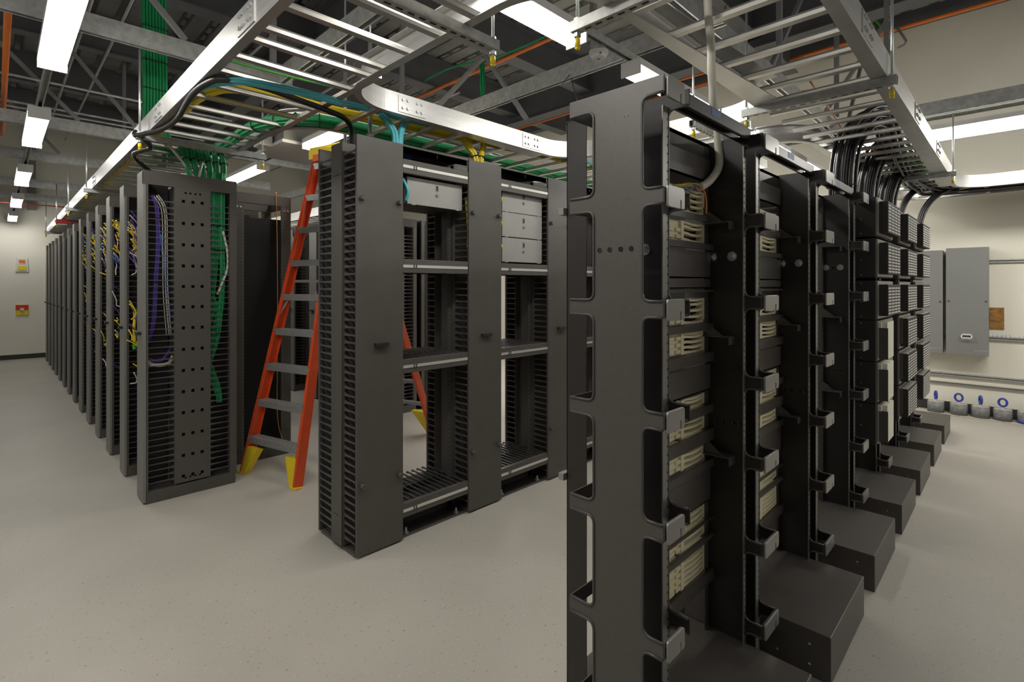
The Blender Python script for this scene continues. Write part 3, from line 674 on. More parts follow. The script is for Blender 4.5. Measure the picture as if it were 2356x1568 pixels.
# ================================================================== RACKS BEHIND THE LADDER
def frame_rack(x0, y0, label, W=.50, D=.5, H=2.40):
    t = thing('open_frame_rack', (x0, y0, 0), label, 'rack')
    for u in (0, W - .09):
        MB().box(u, 0, .0, u + .09, .012, H - .092).build('upright', 'black', t)
        MB().box(u + (0 if u == 0 else .078), .012, .0, u + (.012 if u == 0 else .09), .12, H - .092).build('upright_web', 'black2', t)
        b = MB()
        for k in range(70): b.box(u + (.072 if u == 0 else .010), -.001, .12 + k * .031, u + (.080 if u == 0 else .018), .001, .128 + k * .031)
        q = b.build('rail_hole', 'rail', t); q['kind'] = 'stuff'
        MB().box(u, D - .012, .0, u + .09, D, H - .092).build('rear_upright', 'black', t)
        for q in (.03, .06): MB().cyl((u + q, 0, H - .13), (u + q, -.005, H - .13), .009, 8).build('bolt', 'chrome', t)
    MB().box(0, -.03, 0, W, D, .09).build('base', 'black', t)
    MB().box(0, 0, H - .09, W, .03, H).box(0, D - .03, H - .09, W, D, H).box(0, .03, H - .09, .02, D - .03, H).box(W - .02, .03, H - .09, W, D - .03, H).build('top_frame', 'black', t)
    return t
frame_rack(1.47, 4.90, 'open black rack frame just behind the left side of the ladder')
frame_rack(1.47, 5.75, 'second open black rack frame behind the ladder')
frame_rack(1.47, 6.60, 'third open black rack frame behind the ladder')
frame_rack(1.47, 7.45, 'fourth open black rack frame behind the ladder, furthest')
for i in range(3):
    b = MB(); b.box(1.50, 5.05 + .85 * i, .1, 1.94, 5.07 + .85 * i, 2.2); tag(b.build('blank_panel', 'deep'), 'tall black blank panel in the %s rack behind the ladder' % ordinal(i), 'panel')
t = thing('ground_wire', (1.86, 4.885, 0), 'thin copper ground wire running down the rack behind the ladder', 'wire')
MB().tube(smooth_path([(.02 - .05, 0, 2.42), (-.03, -.005, 2.35), (-.02, -.005, 1.6), (-.022, -.005, .9), (-.02, -.005, .35), (.03, -.01, .12)]), .004, 6).build('strand', 'copper', t, smooth=True)
for i in range(9):
    y = 5.39 + .755 * i
    manager((3.12, y, 0), math.pi / 2, -1, 'cable manager of the far row, %s from the front, behind the middle racks' % ordinal(i), w=.225, dep=.615, H=2.40, spine=(.19, .428), joined=True, detail=False, backside=False, holes=HZ, thin=True, dm='doorgrey')
    if i < 8:
        t = thing('two_post_rack', (3.12, y + .225, 0), '%s rack bay of the far row behind the middle racks' % ordinal(i), 'rack')
        MB().box(.20, .01, 0, .42, .52, .09).build('base', 'black', t)
        for v in (.008, .485): MB().box(.24, v, .09, .38, v + .035, 2.36).build('upright', 'black', t)
        MB().box(.22, .01, 2.33, .40, .52, 2.38).build('top_beam', 'black', t)
        MB().box(.3, .03, .3, .33, .50, 2.2).build('equipment_panel', 'deep', t)

for i in range(6):
    t = thing('network_cabinet', (3.80, 5.39 + .80 * i, 0), 'tall black cabinet at the back behind the middle racks, %s in its line' % ordinal(i), 'cabinet')
    MB().box(0, .0, .02, .62, .76, 2.40).build('cabinet_body', 'deep', t, bevel=.004)
    MB().box(.0, -.012, .05, .05, .0, 2.40).box(.57, -.012, .05, .62, .0, 2.40).build('front_frame', 'black', t); MB().box(.06, -.010, .06, .56, -.002, 2.34).build('side_door', 'black2', t)
    for q in (.25, .37): MB().cyl((q, -.010, 1.56), (q, -.018, 1.56), .014, 10).build('bolt', 'chrome', t)

# ================================================================== RIGHT ROW
YF, YB, YE, YR = .690, .757, .923, 1.016       # finger tip, front of sheet, back of the end panel, rear finger tip
FZ = [2.125, 1.820, 1.505, 1.196, .890, .566, .255]; FH = .0225; ZT = 2.150
XN = [1.290, 2.050, 2.910, 3.770, 4.630, 5.490, 6.350]
XF = [1.440] + [x + .150 for x in XN[1:]]
def finger_outline(y0, y1, front, rear):
    """sheet outline in (Y, z) with fingers at the front and / or rear"""
    p = []; r = []
    def add(a, z, rr): p.append((a, z)); r.append(rr)
    if front:
        for i, z in enumerate(FZ):
            add(YF, ZT if i == 0 else z + FH, .004); add(YF, z - FH, .004); add(y0, z - FH, .026)
            if i < len(FZ) - 1: add(y0, FZ[i + 1] + FH, .026)
        add(y0, 0, 0)
    else: add(y0, ZT, .004); add(y0, 0, 0)
    add(y1, 0, 0)
    if rear:
        for i in range(len(FZ) - 1, -1, -1):
            z = FZ[i]
            if i < len(FZ) - 1: add(y1, FZ[i + 1] + FH + .0, 0) if False else None
            add(y1, z - FH, .024); add(YR, z - FH, .004)
            if i > 0: add(YR, z + FH, .004); add(y1, z + FH, .024)
            else: add(YR, ZT, .004)
    else: add(y1, ZT, .004)
    return rounded(p, r, 4)
BX = ((0, 1, 0), (0, 0, 1), (1, 0, 0))
def holes_row(z, ys, r=.0095): return [circ(y, z, r, 14) for y in ys]
tiny = [circ(YB + a, z, .0022, 6) for z in [q - .0 for q in (2.06, 1.82, 1.505, 1.196, .89, .566)] for a in (.045, .058)]
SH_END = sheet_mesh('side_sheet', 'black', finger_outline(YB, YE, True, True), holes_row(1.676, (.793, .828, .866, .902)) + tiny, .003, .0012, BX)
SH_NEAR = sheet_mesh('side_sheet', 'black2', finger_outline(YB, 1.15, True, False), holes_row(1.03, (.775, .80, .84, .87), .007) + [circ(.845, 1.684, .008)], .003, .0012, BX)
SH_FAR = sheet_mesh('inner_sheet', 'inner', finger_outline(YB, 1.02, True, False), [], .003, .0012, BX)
def rim_paths(y0, front):
    out = []
    for i in range(len(FZ) - 1):
        zt = FZ[i] - FH; zb = FZ[i + 1] + FH; tip = YF + .003 if front else YR - .003
        P = rounded([(tip, zt), (y0, zt), (y0, zb), (tip, zb)], [0, .026, .026, 0], 5); out.append(P)
    zt = FZ[-1] - FH; tip = YF + .003 if front else YR - .003
    out.append(rounded([(tip, zt), (y0, zt), (y0, .01)], [0, .026, 0], 5)); return out
def rim_mesh(y0, front):
    b = MB()
    for P in rim_paths(y0, front): b.tube([(-.0035, a, z) for a, z in P], .0042, 6)
    return b.mesh('rolled_edge', 'plastic', True)
RIM_F = rim_mesh(YB, True); RIM_R = rim_mesh(YE, False)
def cap_mesh(L):
    h = .029; ol = rounded([(0, -h), (L * .72, -h), (L * .72, -.004), (L * .80, -.004), (L * .80, -h), (L, -h), (L, h), (0, h)], [.008, .003, .003, .003, .003, .01, .012, .008], 4)
    return sheet_mesh('latch', 'cap', ol, [circ(L * .12, .006, .0016, 6)], .005, .0012, ((1, 0, 0), (0, 0, 1), (0, -1, 0)))
CAP = {True: cap_mesh(.096), False: cap_mesh(.150)}
ARM = {k: MB().box(-.004, YF + .002, -FH, L, YF + .006, FH).mesh('arm_bridge', 'black') for k, L in ((True, .10), (False, .15))}
b = MB(); b.box(0, YR - .004, -FH, .145, YR, FH); b.box(.141, YR - .09, -FH, .145, YR, FH); STRAP = b.mesh('rear_strap', 'black')
def flange_mesh(w_, m='rail'):
    return MB().box(0, YB - .002, 0, w_, YB + .002, 2.11).mesh('perforated_rail', m)
FLN = flange_mesh(.018); FLF = flange_mesh(.038)
b = MB()
for k in range(76): b.box(0, 0, .12 + k * .026, .005, .0008, .126 + k * .026)
HOLES = b.mesh('rail_hole', 'deep')
LM1 = ['tall black end panel with cut-out fingers and grey latches, nearest the camera', 'second fingered cable manager of the right row, between the first two bays', 'third fingered cable manager of the right row, left of the empty bay', 'fourth fingered cable manager of the right row, left of the first louvred boxes', 'fifth fingered cable manager of the right row, between louvred stacks', 'sixth fingered cable manager of the right row, before the last louvred stack', 'last fingered cable manager of the right row, toward the right wall']
for i, x in enumerate(XN):
    t = thing('fingered_cable_manager', (x, 0, 0), LM1[i], 'cable manager'); g = XF[i] - x; first = i == 0
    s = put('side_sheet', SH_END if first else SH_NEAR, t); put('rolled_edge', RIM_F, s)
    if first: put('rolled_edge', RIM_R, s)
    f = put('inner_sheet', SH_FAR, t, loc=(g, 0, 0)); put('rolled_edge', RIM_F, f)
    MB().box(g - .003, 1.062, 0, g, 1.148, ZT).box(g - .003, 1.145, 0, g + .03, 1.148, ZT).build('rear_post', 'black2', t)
    fl = put('perforated_rail', FLF, t, loc=(g - .038, 0, 0)); h = put('rail_hole', HOLES, fl, loc=(.026, YB - .0028, 0)); h['kind'] = 'stuff'
    if not first:
        fl = put('perforated_rail', FLN, t, loc=(-.018, 0, 0)); h = put('rail_hole', HOLES, fl, loc=(.003, YB - .0028, 0)); h['kind'] = 'stuff'
        for y in (.884, .805):
            MB().cyl((0, y, 1.686), (-.004, y, 1.686), .019, 18).cyl((-.004, y, 1.686), (-.014, y, 1.686), .011, 6).cyl((-.014, y, 1.686), (-.018, y, 1.686), .006, 10).build('bolt', 'chrome', t)
    else:
        MB().cyl((g, .835, 1.684), (g - .004, .835, 1.684), .018, 18).cyl((g - .004, .835, 1.684), (g - .013, .835, 1.684), .011, 6).build('bolt', 'chrome', t)
    for z in FZ:
        zz = z if z < 2.1 else 2.121
        put('arm_bridge', ARM[first], t, loc=(0, 0, zz)); put('latch', CAP[first], t, loc=(.006 if first else .002, YF - .005, zz - .002))
        if first: put('rear_strap', STRAP, t, loc=(0, 0, zz))
    if first:
        for z in (1.835, .89): MB().box(g - .02, 1.150, z - .012, g + .02, 1.172, z + .012).build('rear_latch', 'cap', t)
# rack bays: top beam, equipment rails, guard box
NB = ['first', 'second', 'third', 'fourth', 'fifth', 'sixth', 'seventh']
GB = [1.445, 2.31, 3.17, 4.025, 4.87, 5.74, 6.60]
for i in range(7):
    x0 = XF[i]; x1 = XN[i + 1] if i < 6 else 7.21; W = x1 - x0
    t = thing('equipment_rack', (x0, 0, 0), 'black %s rack frame of the right row%s' % (NB[i], [', with cream blocks by the end panel', ', with cream blocks', ', standing empty', ', holding cream-sided boxes', ', holding the middle louvred stack', ', holding the furthest louvred stack', ', hidden behind the louvred boxes'][i]), 'rack')
    bm = MB(); pf = [(.0, 2.150), (.0, 2.100), (.012, 2.096), (.012, 2.104), (.006, 2.108), (.006, 2.140), (.05, 2.140), (.05, 2.104), (.056, 2.100), (.056, 2.143), (.049, 2.150)]
    v = [(a, YB - .022 + y * .9, z * .86 + .327 - .0015) for a in (0.0, W) for y, z in pf]; n = len(pf)
    bm.add(v, [(k, (k + 1) % n, n + (k + 1) % n, n + k) for k in range(n)] + [tuple(range(n - 1, -1, -1)), tuple(range(n, 2 * n))])
    tb = bm.build('top_beam', 'black2', t, bevel=.002)
    MB().box(W * .42, YB - .0227, 2.145, W * .54, YB - .0218, 2.170).build('blue_sticker', 'sticker', tb)
    for s, a in ((0, .002), (1, W - .040)):
        e = MB().box(a, .898, .19, a + .038, .902, 2.13).box(a if s == 0 else a + .034, .898, .19, a + .004 if s == 0 else a + .038, 1.0, 2.13).build('equipment_rail', 'black', t)
        q = MB()
        for k in range(40): q.box(a + .016, .8968, .25 + k * .046, a + .022, .8982, .256 + k * .046)
        q = q.build('screw', 'rail', e); q['kind'] = 'stuff'
    MB().box(0, .90, 2.075, W, .915, 2.145).box(0, .90, 2.130, W, 1.0, 2.145).build('top_angle', 'black', t)
    gx = GB[i] - x0
    gw = .605 if i < 6 else .61
    gb = MB(); gb.box(gx, .525, .0, gx + gw, 1.15, .186); g_ = gb.build('guard_box', 'black', t, bevel=.003)
    q = MB()
    for y, z in ((.60, .05), (.60, .13), (.72, .05)): q.cyl((gx, y, z), (gx - .003, y, z), .005, 8)
    q.build('screw', 'chrome', g_)
    if i in (0, 1, 2):
        for z in (1.818, 1.371, .903):
            br = MB(); br.box(W - .062, .795, z - .002, W - .004, .90, z + .002); br.box(W - .062, .795, z - .030, W - .058, .82, z + .002) if False else None
            br.box(W - .062, .792, z - .030, W - .004, .796, z + .002)
            br.add([(W - .05, .90, z), (W - .05, .82, z), (W - .05, .90, z + .065), (W - .047, .90, z), (W - .047, .82, z), (W - .047, .90, z + .065)], [(0, 1, 2), (5, 4, 3), (0, 3, 4, 1), (1, 4, 5, 2), (2, 5, 3, 0)])
            br.build('cable_bracket', 'plastic', t)
# wiring blocks and blank panels in the first two bays
BLK = [(1.851, 1.943), (1.741, 1.814), (1.425, 1.521), (1.312, 1.391), (1.098, 1.141), (1.000, 1.090), (.878, .988), (.640, .705), (.577, .632), (.432, .554)]
def block_mesh(h, W):
    b = MB(); b.box(0, .0, 0, W * .62, .07, h); b.box(0, -.012, 0, .018, .0, h); b.box(W * .60, -.010, 0, W * .64, .06, h)
    for r in range(max(1, int(h / .025))):
        for c in range(5): b.box(.04 + c * .06, -.008, r * .025 + .006, .085 + c * .06, .0, r * .025 + .019)
    f = MB(); f.box(W * .96, -.004, 0, W, .05, h)
    n = max(1, int(h / .0195)); st = h / n
    for k in range(n + 1):
        z = min(k * st, h - .008)
        pl = [(W * .63, z), (W * .70, z + .0), (W * .78, z - .004), (W * .88, z - .004), (W * .97, z + .002), (W * .97, z + .011), (W * .88, z + .005), (W * .78, z + .005), (W * .70, z + .010), (W * .63, z + .011)]
        b2 = [(a, max(0, min(h, zz))) for a, zz in pl]
        f.prism(b2, lambda a, c_, d: (a, -.006 + d, c_), .03)
    k = MB(); k.box(W * .64, .022, 0.002, W * .96, .034, h - .002)
    return b.mesh('block_body', 'cream'), f.mesh('fanning_strip', 'cream'), k.mesh('back_gap', 'deep')
for bay in (0, 1):
    x0 = XF[bay] + .045; W = (XN[bay + 1] - XF[bay]) - .085
    for j, (a, e) in enumerate(BLK):
        t = thing('wiring_block', (x0, .905, a), 'cream wiring block in the %s bay of the right row, %s' % (NB[bay], ['topmost', 'second from the top', 'third from the top', 'fourth from the top', 'fifth from the top', 'sixth from the top', 'seventh from the top', 'third from the bottom', 'second from the bottom', 'lowest'][j]), 'wiring block')
        m = block_mesh(e - a, W)
        put('block_body', m[0], t); put('fanning_strip', m[1], t); put('back_gap', m[2], t)
    BARS = [(1.822, 1.848), (1.712, 1.738), (1.545, 1.556), (1.395, 1.422), (1.268, 1.308), (1.062, 1.096), (.95, .998), (.842, .876), (.634, .640), (.556, .576), (.385, .430)]
    t = thing('cross_bars', (x0, 0, 0), 'set of black cross bars between the cream blocks of the %s bay' % NB[bay], 'rack bars')
    for a, e in BARS: MB().box(-.04, .878, a, W + .04, .892, e - .002).build('cross_bar', 'black', t)
    for j, (a, e) in enumerate(((1.985, 2.075), (1.600, 1.705), (1.560, 1.596), (1.154, 1.256), (.710, .835))):
        o = MB().box(-.02, .885, a, W + .02, .897, e).box(-.02, .885, a, W + .02, 1.0, a + .004).build('blank_panel', 'black')
        o.location = (x0, 0, 0); tag(o, '%s black blank panel among the cream blocks of the %s bay' % (['topmost', 'second', 'third', 'fourth', 'lowest'][j], NB[bay]), 'panel')
# louvred boxes in bays four to six
def louvre_box(x, z, h, kind, label):
    """kind 0: louvred front; 1: door swung open with cream side; 2: louvres front and top"""
    W = .57; t = thing('fibre_module', (x, 0, z), label, 'module')
    MB().box(0, .665, 0, W, .93, h).build('body', 'matte', t, bevel=.002)
    MB().box(.006, .655, .008, W, .665, h - .004).build('front_frame', 'rail', t)
    q = MB()
    for zz in (.02, h * .45, h - .02): q.cyl((0, .745, zz), (-.004, .745, zz), .006, 8)
    q.build('screw', 'chrome', t)
    if kind != 1:
        c = MB().box(.06, .607, .025, W - .02, .655, h - .026).build('louvre_cover', 'matte', t, bevel=.003)
        sl = MB()
        n = 9
        for k in range(n):
            zz = .036 + k * (h - .072) / n
            for cx in range(4):
                u = .075 + cx * .118; sl.box(u, .6055, zz, u + .096, .6075, zz + .011)
                if kind == 2 and k < 3: sl.box(u, .612 + k * .014, h - .0265, u + .104, .620 + k * .014, h - .0252)
        s_ = sl.build('louvre_slot', 'slot', c); s_['kind'] = 'stuff'
    else:
        MB().box(.06, .607, .012, .064, .655, h - .05).build('side_plate', 'black', t)
        MB().box(.066, .612, .014, .30, .655, h - .012).build('label_panel', 'ivory', t)
        MB().box(.03, .640, h - .048, .16, .656, h - .014).build('label_strip', 'white', t)
    return t
ZM = [(1.893, 2.150), (1.622, 1.879), (1.346, 1.604), (1.075, 1.342), (.802, 1.070), (.529, .797)]
NM = ['top', 'second', 'third', 'fourth', 'fifth', 'bottom']
for bay in (3, 4, 5):
    for j, (a, e) in enumerate(ZM):
        k = 0 if (j < 3) else (1 if bay == 3 else 2)
        louvre_box(GB[bay] + .012, a, e - a, k, '%s black %s box in the %s stack of the right row' % (NM[j], 'louvred' if k != 1 else 'cream-sided', ['nearest', 'middle', 'furthest'][bay - 3]))
# hinged brown-black plates swung out beside the cream sides
for j, (a, e) in enumerate(ZM[3:]):
    b = MB(); b.box(4.905, .56 + .075, a + .05, 4.909, .56 + .147, e - .02); b.box(4.885, .70, a + .05, 4.909, .71, e - .02)
    tag(b.build('hinged_plate', 'black'), '%s dark hinged plate swung out beside the cream-sided boxes' % ['upper', 'middle', 'lower'][j], 'plate')

# ================================================================== LADDER
n2 = Vector((.966, .258, 0)).normalized(); w2 = Vector((-n2.y, n2.x, 0)); ZL = 2.80
fc = Vector((1.53, 4.305, 0)); tc_ = fc + n2 * .62 + Vector((0, 0, ZL))
lad = thing('step_ladder', tuple(fc), 'tall orange fibreglass step ladder with yellow feet between the racks', 'ladder')
def LP(side, t, back=False):                    # point on a rail, t = 0 foot .. 1 top
    hw = .345 * (1 - t) + .165 * t
    if not back: p = fc + (tc_ - fc) * t
    else: p = fc + n2 * 1.70 + (tc_ + n2 * .09 - fc - n2 * 1.70) * t
    return p + w2 * (hw + (.01 if back else 0)) * side - fc
for sd in (1, -1):
    lean = (tc_ - fc).normalized(); dep = n2 - lean * n2.dot(lean)
    b = MB(); p, q = LP(sd, .004), LP(sd, 1)
    b.bar(p + dep * .04, q + dep * .03, .006, .085, dep); b.bar(p - w2 * sd * .014, q - w2 * sd * .014, .030, .006, dep); b.bar(p - w2 * sd * .014 + dep * .082, q - w2 * sd * .014 + dep * .07, .030, .006, dep)
    r_ = b.build('front_rail', 'orange', lad)
    riv = MB()
    for k in range(1, 10):
        t = k * .3048 * .98 / ZL
        c = LP(sd, t)
        for z in (-.02, .01): riv.cyl(c - dep * .004 - w2 * sd * .014 + Vector((0, 0, z)), c - dep * .009 - w2 * sd * .014 + Vector((0, 0, z)), .006, 8)
    q = riv.build('rivet', 'chrome', r_); q['kind'] = 'stuff'
    b = MB(); p, q = LP(sd, 0, True), LP(sd, .985, True); b.bar(p, q, .03, .075, n2); b.build('rear_rail', 'orange', lad)
    # yellow gusset boot
    p = LP(sd, .0); q = LP(sd, .078); g = MB(); inn = -w2 * sd
    P = [p + inn * .015, p + inn * .05, q + inn * .15 + Vector((0, 0, -.005)), q + inn * .02]
    g.add([tuple(v - dep * .004) for v in P] + [tuple(v + dep * .06) for v in P], [(0, 1, 2, 3), (7, 6, 5, 4), (0, 4, 5, 1), (1, 5, 6, 2), (2, 6, 7, 3), (3, 7, 4, 0)])
    g.build('boot', 'yellow', lad)
    f_ = MB(); f_.bar(p + inn * -.004 - dep * .01 + Vector((0, 0, .007)), p + inn * -.004 + dep * .095 + Vector((0, 0, .007)), .07, .014); f_.build('foot_pad', 'yellow', lad)
    p = LP(sd, 0, True); q = LP(sd, .09, True); g = MB(); P = [p + inn * .01, p + inn * .05, q + inn * .19, q + inn * .01]
    g.add([tuple(v - n2 * .03) for v in P] + [tuple(v + n2 * .03) for v in P], [(0, 1, 2, 3), (7, 6, 5, 4), (0, 4, 5, 1), (1, 5, 6, 2), (2, 6, 7, 3), (3, 7, 4, 0)]); g.build('boot', 'yellow', lad)
    a1 = LP(sd, 4 * .305 / ZL) ; b1 = LP(sd, 3.35 * .305 / ZL); a1 = a1 - w2 * sd * .10
    a2 = LP(sd, 5 * .305 / ZL) - w2 * sd * .10; b2_ = LP(sd, 4.35 * .305 / ZL)
    MB().bar(a2 + dep * .03, b2_ + dep * .01 - w2 * sd * .02, .018, .004, n2).build('knee_brace', 'step', lad)
for k in range(1, 10):
    t = k * .3048 * .98 / ZL; p, q = LP(1, t), LP(-1, t)
    b = MB(); b.bar(p + n2 * .035 - w2 * .012, q + n2 * .035 + w2 * .012, .085, .004, (0, 0, 1)); b.bar(p - n2 * .006 + Vector((0, 0, -.026)) - w2 * .012, q - n2 * .006 + Vector((0, 0, -.026)) + w2 * .012, .004, .052); b.build('step', 'step', lad)
for k in (1.1, 1.9, 3.2, 5.0, 6.5):
    t = k * .3048 / ZL; MB().bar(LP(1, t, True), LP(-1, t, True), .025, .035).build('rear_bar', 'step', lad)
for sd in (1, -1):
    c = LP(sd, .62) ; MB().bar(LP(sd, .575) + n2 * .06, LP(sd, .575, True), .004, .02).build('spreader', 'step', lad)
MB().bar(LP(1, .575) + n2 * .08, LP(-1, .575) + n2 * .08, .01, .022).build('spreader_bar', 'step', lad)
tp = tc_ - fc; b = MB(); b.bar(tp - w2 * .20 + n2 * .06 + Vector((0, 0, .02)), tp + w2 * .20 + n2 * .06 + Vector((0, 0, .02)), .20, .035); b.bar(tp - w2 * .20 - n2 * .045 + Vector((0, 0, -.03)), tp + w2 * .20 - n2 * .045 + Vector((0, 0, -.03)), .012, .09)
b.bar(tp - w2 * .205 + n2 * -.04 + Vector((0, 0, -.02)), tp - w2 * .205 + n2 * .15 + Vector((0, 0, -.02)), .012, .07); b.bar(tp + w2 * .205 + n2 * -.04 + Vector((0, 0, -.02)), tp + w2 * .205 + n2 * .15 + Vector((0, 0, -.02)), .012, .07)
b.build('top_cap', 'yellow', lad, bevel=.006)
b = MB(); b.bar(tp - w2 * .13 + Vector((0, 0, -.07)) - n2 * .04, tp + w2 * .13 + Vector((0, 0, -.07)) - n2 * .04, .04, .06); b.build('top_bracket', 'orange', lad)

# ================================================================== CABLES IN THE TRAYS
ZQ = 2.665
bundle('green_cable_drop', [(.93, 5.12, 4.75), (.93, 5.10, 4.0), (.935, 5.08, 3.3), (.94, 5.05, 2.85), (1.02, 4.9, 2.70), (1.15, 4.7, 2.68)], 0, 22, .0105, 'green', 'thick green cable drop hanging from the ceiling into the left tray', flat=(8, 3), ties=[.10, .28, .38, .46, .56], tn=7)
bundle('green_cable_run', [(1.15, 5.1, ZQ), (1.25, 4.4, ZQ), (1.24, 3.9, ZQ), (1.28, 3.6, ZQ), (1.42, 3.36, ZQ), (1.70, 3.26, ZQ), (2.6, 3.255, ZQ), (3.6, 3.26, ZQ), (4.3, 3.26, ZQ), (6.3, 3.26, ZQ)], .032, 16, .0098, 'green', 'green cable bundle following the back rail of the tray over the middle racks', ties=[.1, .2, .3, .38, .44, .5, .56, .62], k=8)
for j in range(6):
    u = .285 + .052 * j; v = u + .04 - .008 * j
    bundle('green_cable_drop', [(XL + .20 + .055 * j, 5.05 - .03 * j, 2.69), (XL + .22 + .06 * j, 4.75, 2.70), (XL + u - .015, 4.60, 2.67), (XL + u, 4.53, 2.54), (XL + v - .01, 4.51, 2.36)], .018, 9, .0085, 'green', '%s of six green drops from the tray into the front left cabinet' % ['leftmost', 'second', 'third', 'fourth', 'fifth', 'rightmost'][j], ties=[.78])
bundle('white_conduit', [(XL + .12, 4.7, 2.72), (XL + .20, 4.55, 2.6), (XL + .33, 4.50, 2.40)], 0, 1, .011, 'whitecable', 'beige flexible conduit slanting into the front left cabinet')
bundle('grey_conduit', [(XL + .52, 4.75, 2.70), (XL + .44, 4.6, 2.62), (XL + .38, 4.5, 2.50), (XL + .36, 4.49, 2.40)], 0, 1, .011, 'galv', 'grey flexible conduit curving into the front left cabinet')
bundle('yellow_cable_run', [(.83, 9.5, ZQ), (.82, 6.0, ZQ), (.81, 4.4, ZQ), (.82, 3.7, ZQ), (.83, 3.35, ZQ), (.90, 3.12, ZQ), (1.1, 3.05, ZQ), (1.4, 3.06, ZQ), (1.6, 3.05, ZQ), (1.95, 2.99, ZQ), (2.3, 2.95, ZQ), (2.7, 2.90, ZQ), (3.3, 2.82, ZQ), (3.9, 2.80, ZQ)], .028, 14, .0085, 'yellow', 'yellow cable bundle curving from the left tray into the tray over the middle racks', k=7)
bundle('aqua_cable_run', [(.78, 4.0, ZQ), (.775, 3.4, 2.66), (.775, 3.1, 2.63), (.80, 2.89, 2.604), (.877, 2.77, 2.597), (1.05, 2.718, 2.595), (1.25, 2.70, 2.597), (1.36, 2.74, 2.612), (1.47, 2.82, 2.645), (1.65, 2.86, ZQ), (1.9, 2.86, ZQ), (2.3, 2.81, ZQ), (3.0, 2.76, ZQ), (3.9, 2.74, ZQ)], .015, 9, .0075, 'aqua', 'aqua cable bundle beside the yellow one in the middle tray', k=7)
bundle('black_feeder_cable', [(.70, 4.45, 2.66), (.68, 4.33, 2.605), (.72, 4.20, 2.60), (.77, 4.02, 2.60), (.79, 3.7, 2.60), (.75, 3.2, 2.60), (.76, 2.93, 2.60), (.81, 2.82, 2.60), (.97, 2.79, 2.60), (1.22, 2.85, 2.60), (1.40, 2.90, 2.60), (1.52, 2.94, 2.59), (1.58, 2.99, 2.54), (1.60, 3.03, 2.40)], 0, 1, .0165, 'blackcable', 'thick black cable slung under the left tray and dropping behind the tall door', k=6, tn=9)
bundle('black_feeder_cable', [(.70, 4.28, 2.60), (.78, 4.40, 2.56), (.76, 4.55, 2.56), (.735, 4.72, 2.56), (.78, 4.86, 2.54), (.90, 4.90, 2.44)], 0, 1, .0165, 'blackcable', 'thick black cable looping down onto the front left cabinet', k=6, tn=9)
for j, dx in enumerate((-.055, .06)):
    bundle('aqua_cable_drop', [(1.80 + dx * 1.7, 2.86, ZQ - .01), (1.80 + dx * .9, 2.83, 2.60), (1.795 + dx * .35, 2.80, 2.52), (1.79 + dx * .25, 2.79, 2.38)], .017, 8, .0075, 'aqua', '%s strand of the aqua drop into the first middle cable manager' % ['left', 'right'][j], ties=[])
for j, dx in enumerate((-.10, .07)):
    bundle('yellow_cable_drop', [(2.53 + dx * 1.3, 2.90, ZQ), (2.52 + dx * .9, 2.87, 2.60), (2.515 + dx * .35, 2.84, 2.52), (2.515 + dx * .28, 2.83, 2.38)], .019, 8, .008, 'yellow', '%s strand of the yellow drop into the second middle cable manager' % ['left', 'right'][j], ties=[.7])
bundle('lime_wire', [(.78, 2.80, 2.69), (1.2, 2.765, 2.69), (1.5, 2.72, 2.69), (1.75, 2.80, 2.69), (2.2, 3.1, 2.69)], 0, 1, .006, 'lime', 'thin lime ground wire lying on the rungs of the left tray')
bundle('aqua_cable_loop', [(1.80, 2.76, 2.25), (1.80, 2.72, 2.20), (1.81, 2.705, 2.15), (1.80, 2.72, 2.10)], .012, 4, .005, 'aqua', 'aqua cords left of the single grey enclosure')
for j, z in enumerate((2.21, 2.03, 1.86)):
    bundle('yellow_cable_loop', [(2.655, 2.78, z + .03), (2.64, 2.72, z), (2.655, 2.78, z - .04)], .004, 3, .005, 'yellow', 'yellow cord beside the %s of the three grey enclosures' % ['top', 'middle', 'bottom'][j])
bundle('yellow_cable_loop', [(2.36, 2.80, 2.20), (2.35, 2.77, 2.05), (2.35, 2.76, 1.93), (2.36, 2.78, 1.84)], .005, 2, .005, 'yellow', 'yellow cords behind the fingers right of the single grey enclosure')
bundle('yellow_cable_loop', [(3.15, 3.02, 1.68), (3.15, 3.03, 1.55), (3.16, 3.02, 1.42)], .008, 4, .006, 'yellow', 'yellow cords behind the fingers of the second middle bay')
# black power cables of the right tray
FAN = [[(4.36, .92, 2.10), (4.37, .92, 2.40), (4.43, .89, 2.64), (4.60, .80, 2.82), (4.85, .74, 2.86), (5.15, .74, 2.76), (5.6, .76, 2.69), (7.0, .80, 2.68), (7.6, .55, 2.68), (7.68, -1.5, 2.68)],
       [(5.20, .94, 2.10), (5.21, .93, 2.42), (5.28, .88, 2.66), (5.45, .79, 2.80), (5.75, .74, 2.80), (6.1, .72, 2.71), (6.6, .72, 2.69), (7.3, .62, 2.69), (7.6, .4, 2.69), (7.7, -1.5, 2.69)],
       [(5.95, .92, 2.10), (5.98, .91, 2.42), (6.05, .85, 2.64), (6.25, .77, 2.76), (6.6, .74, 2.74), (7.0, .70, 2.69), (7.5, .45, 2.69), (7.65, -1.5, 2.69)]]
for j, P in enumerate(FAN):
    bundle('black_power_cables', P, .085, 16, .0125, 'blackcable', ['nearest arch of black power cables rising into the right tray', 'middle arch of black power cables rising into the right tray', 'furthest arch of black power cables rising into the right tray'][j], ties=[.08, .24], k=6)
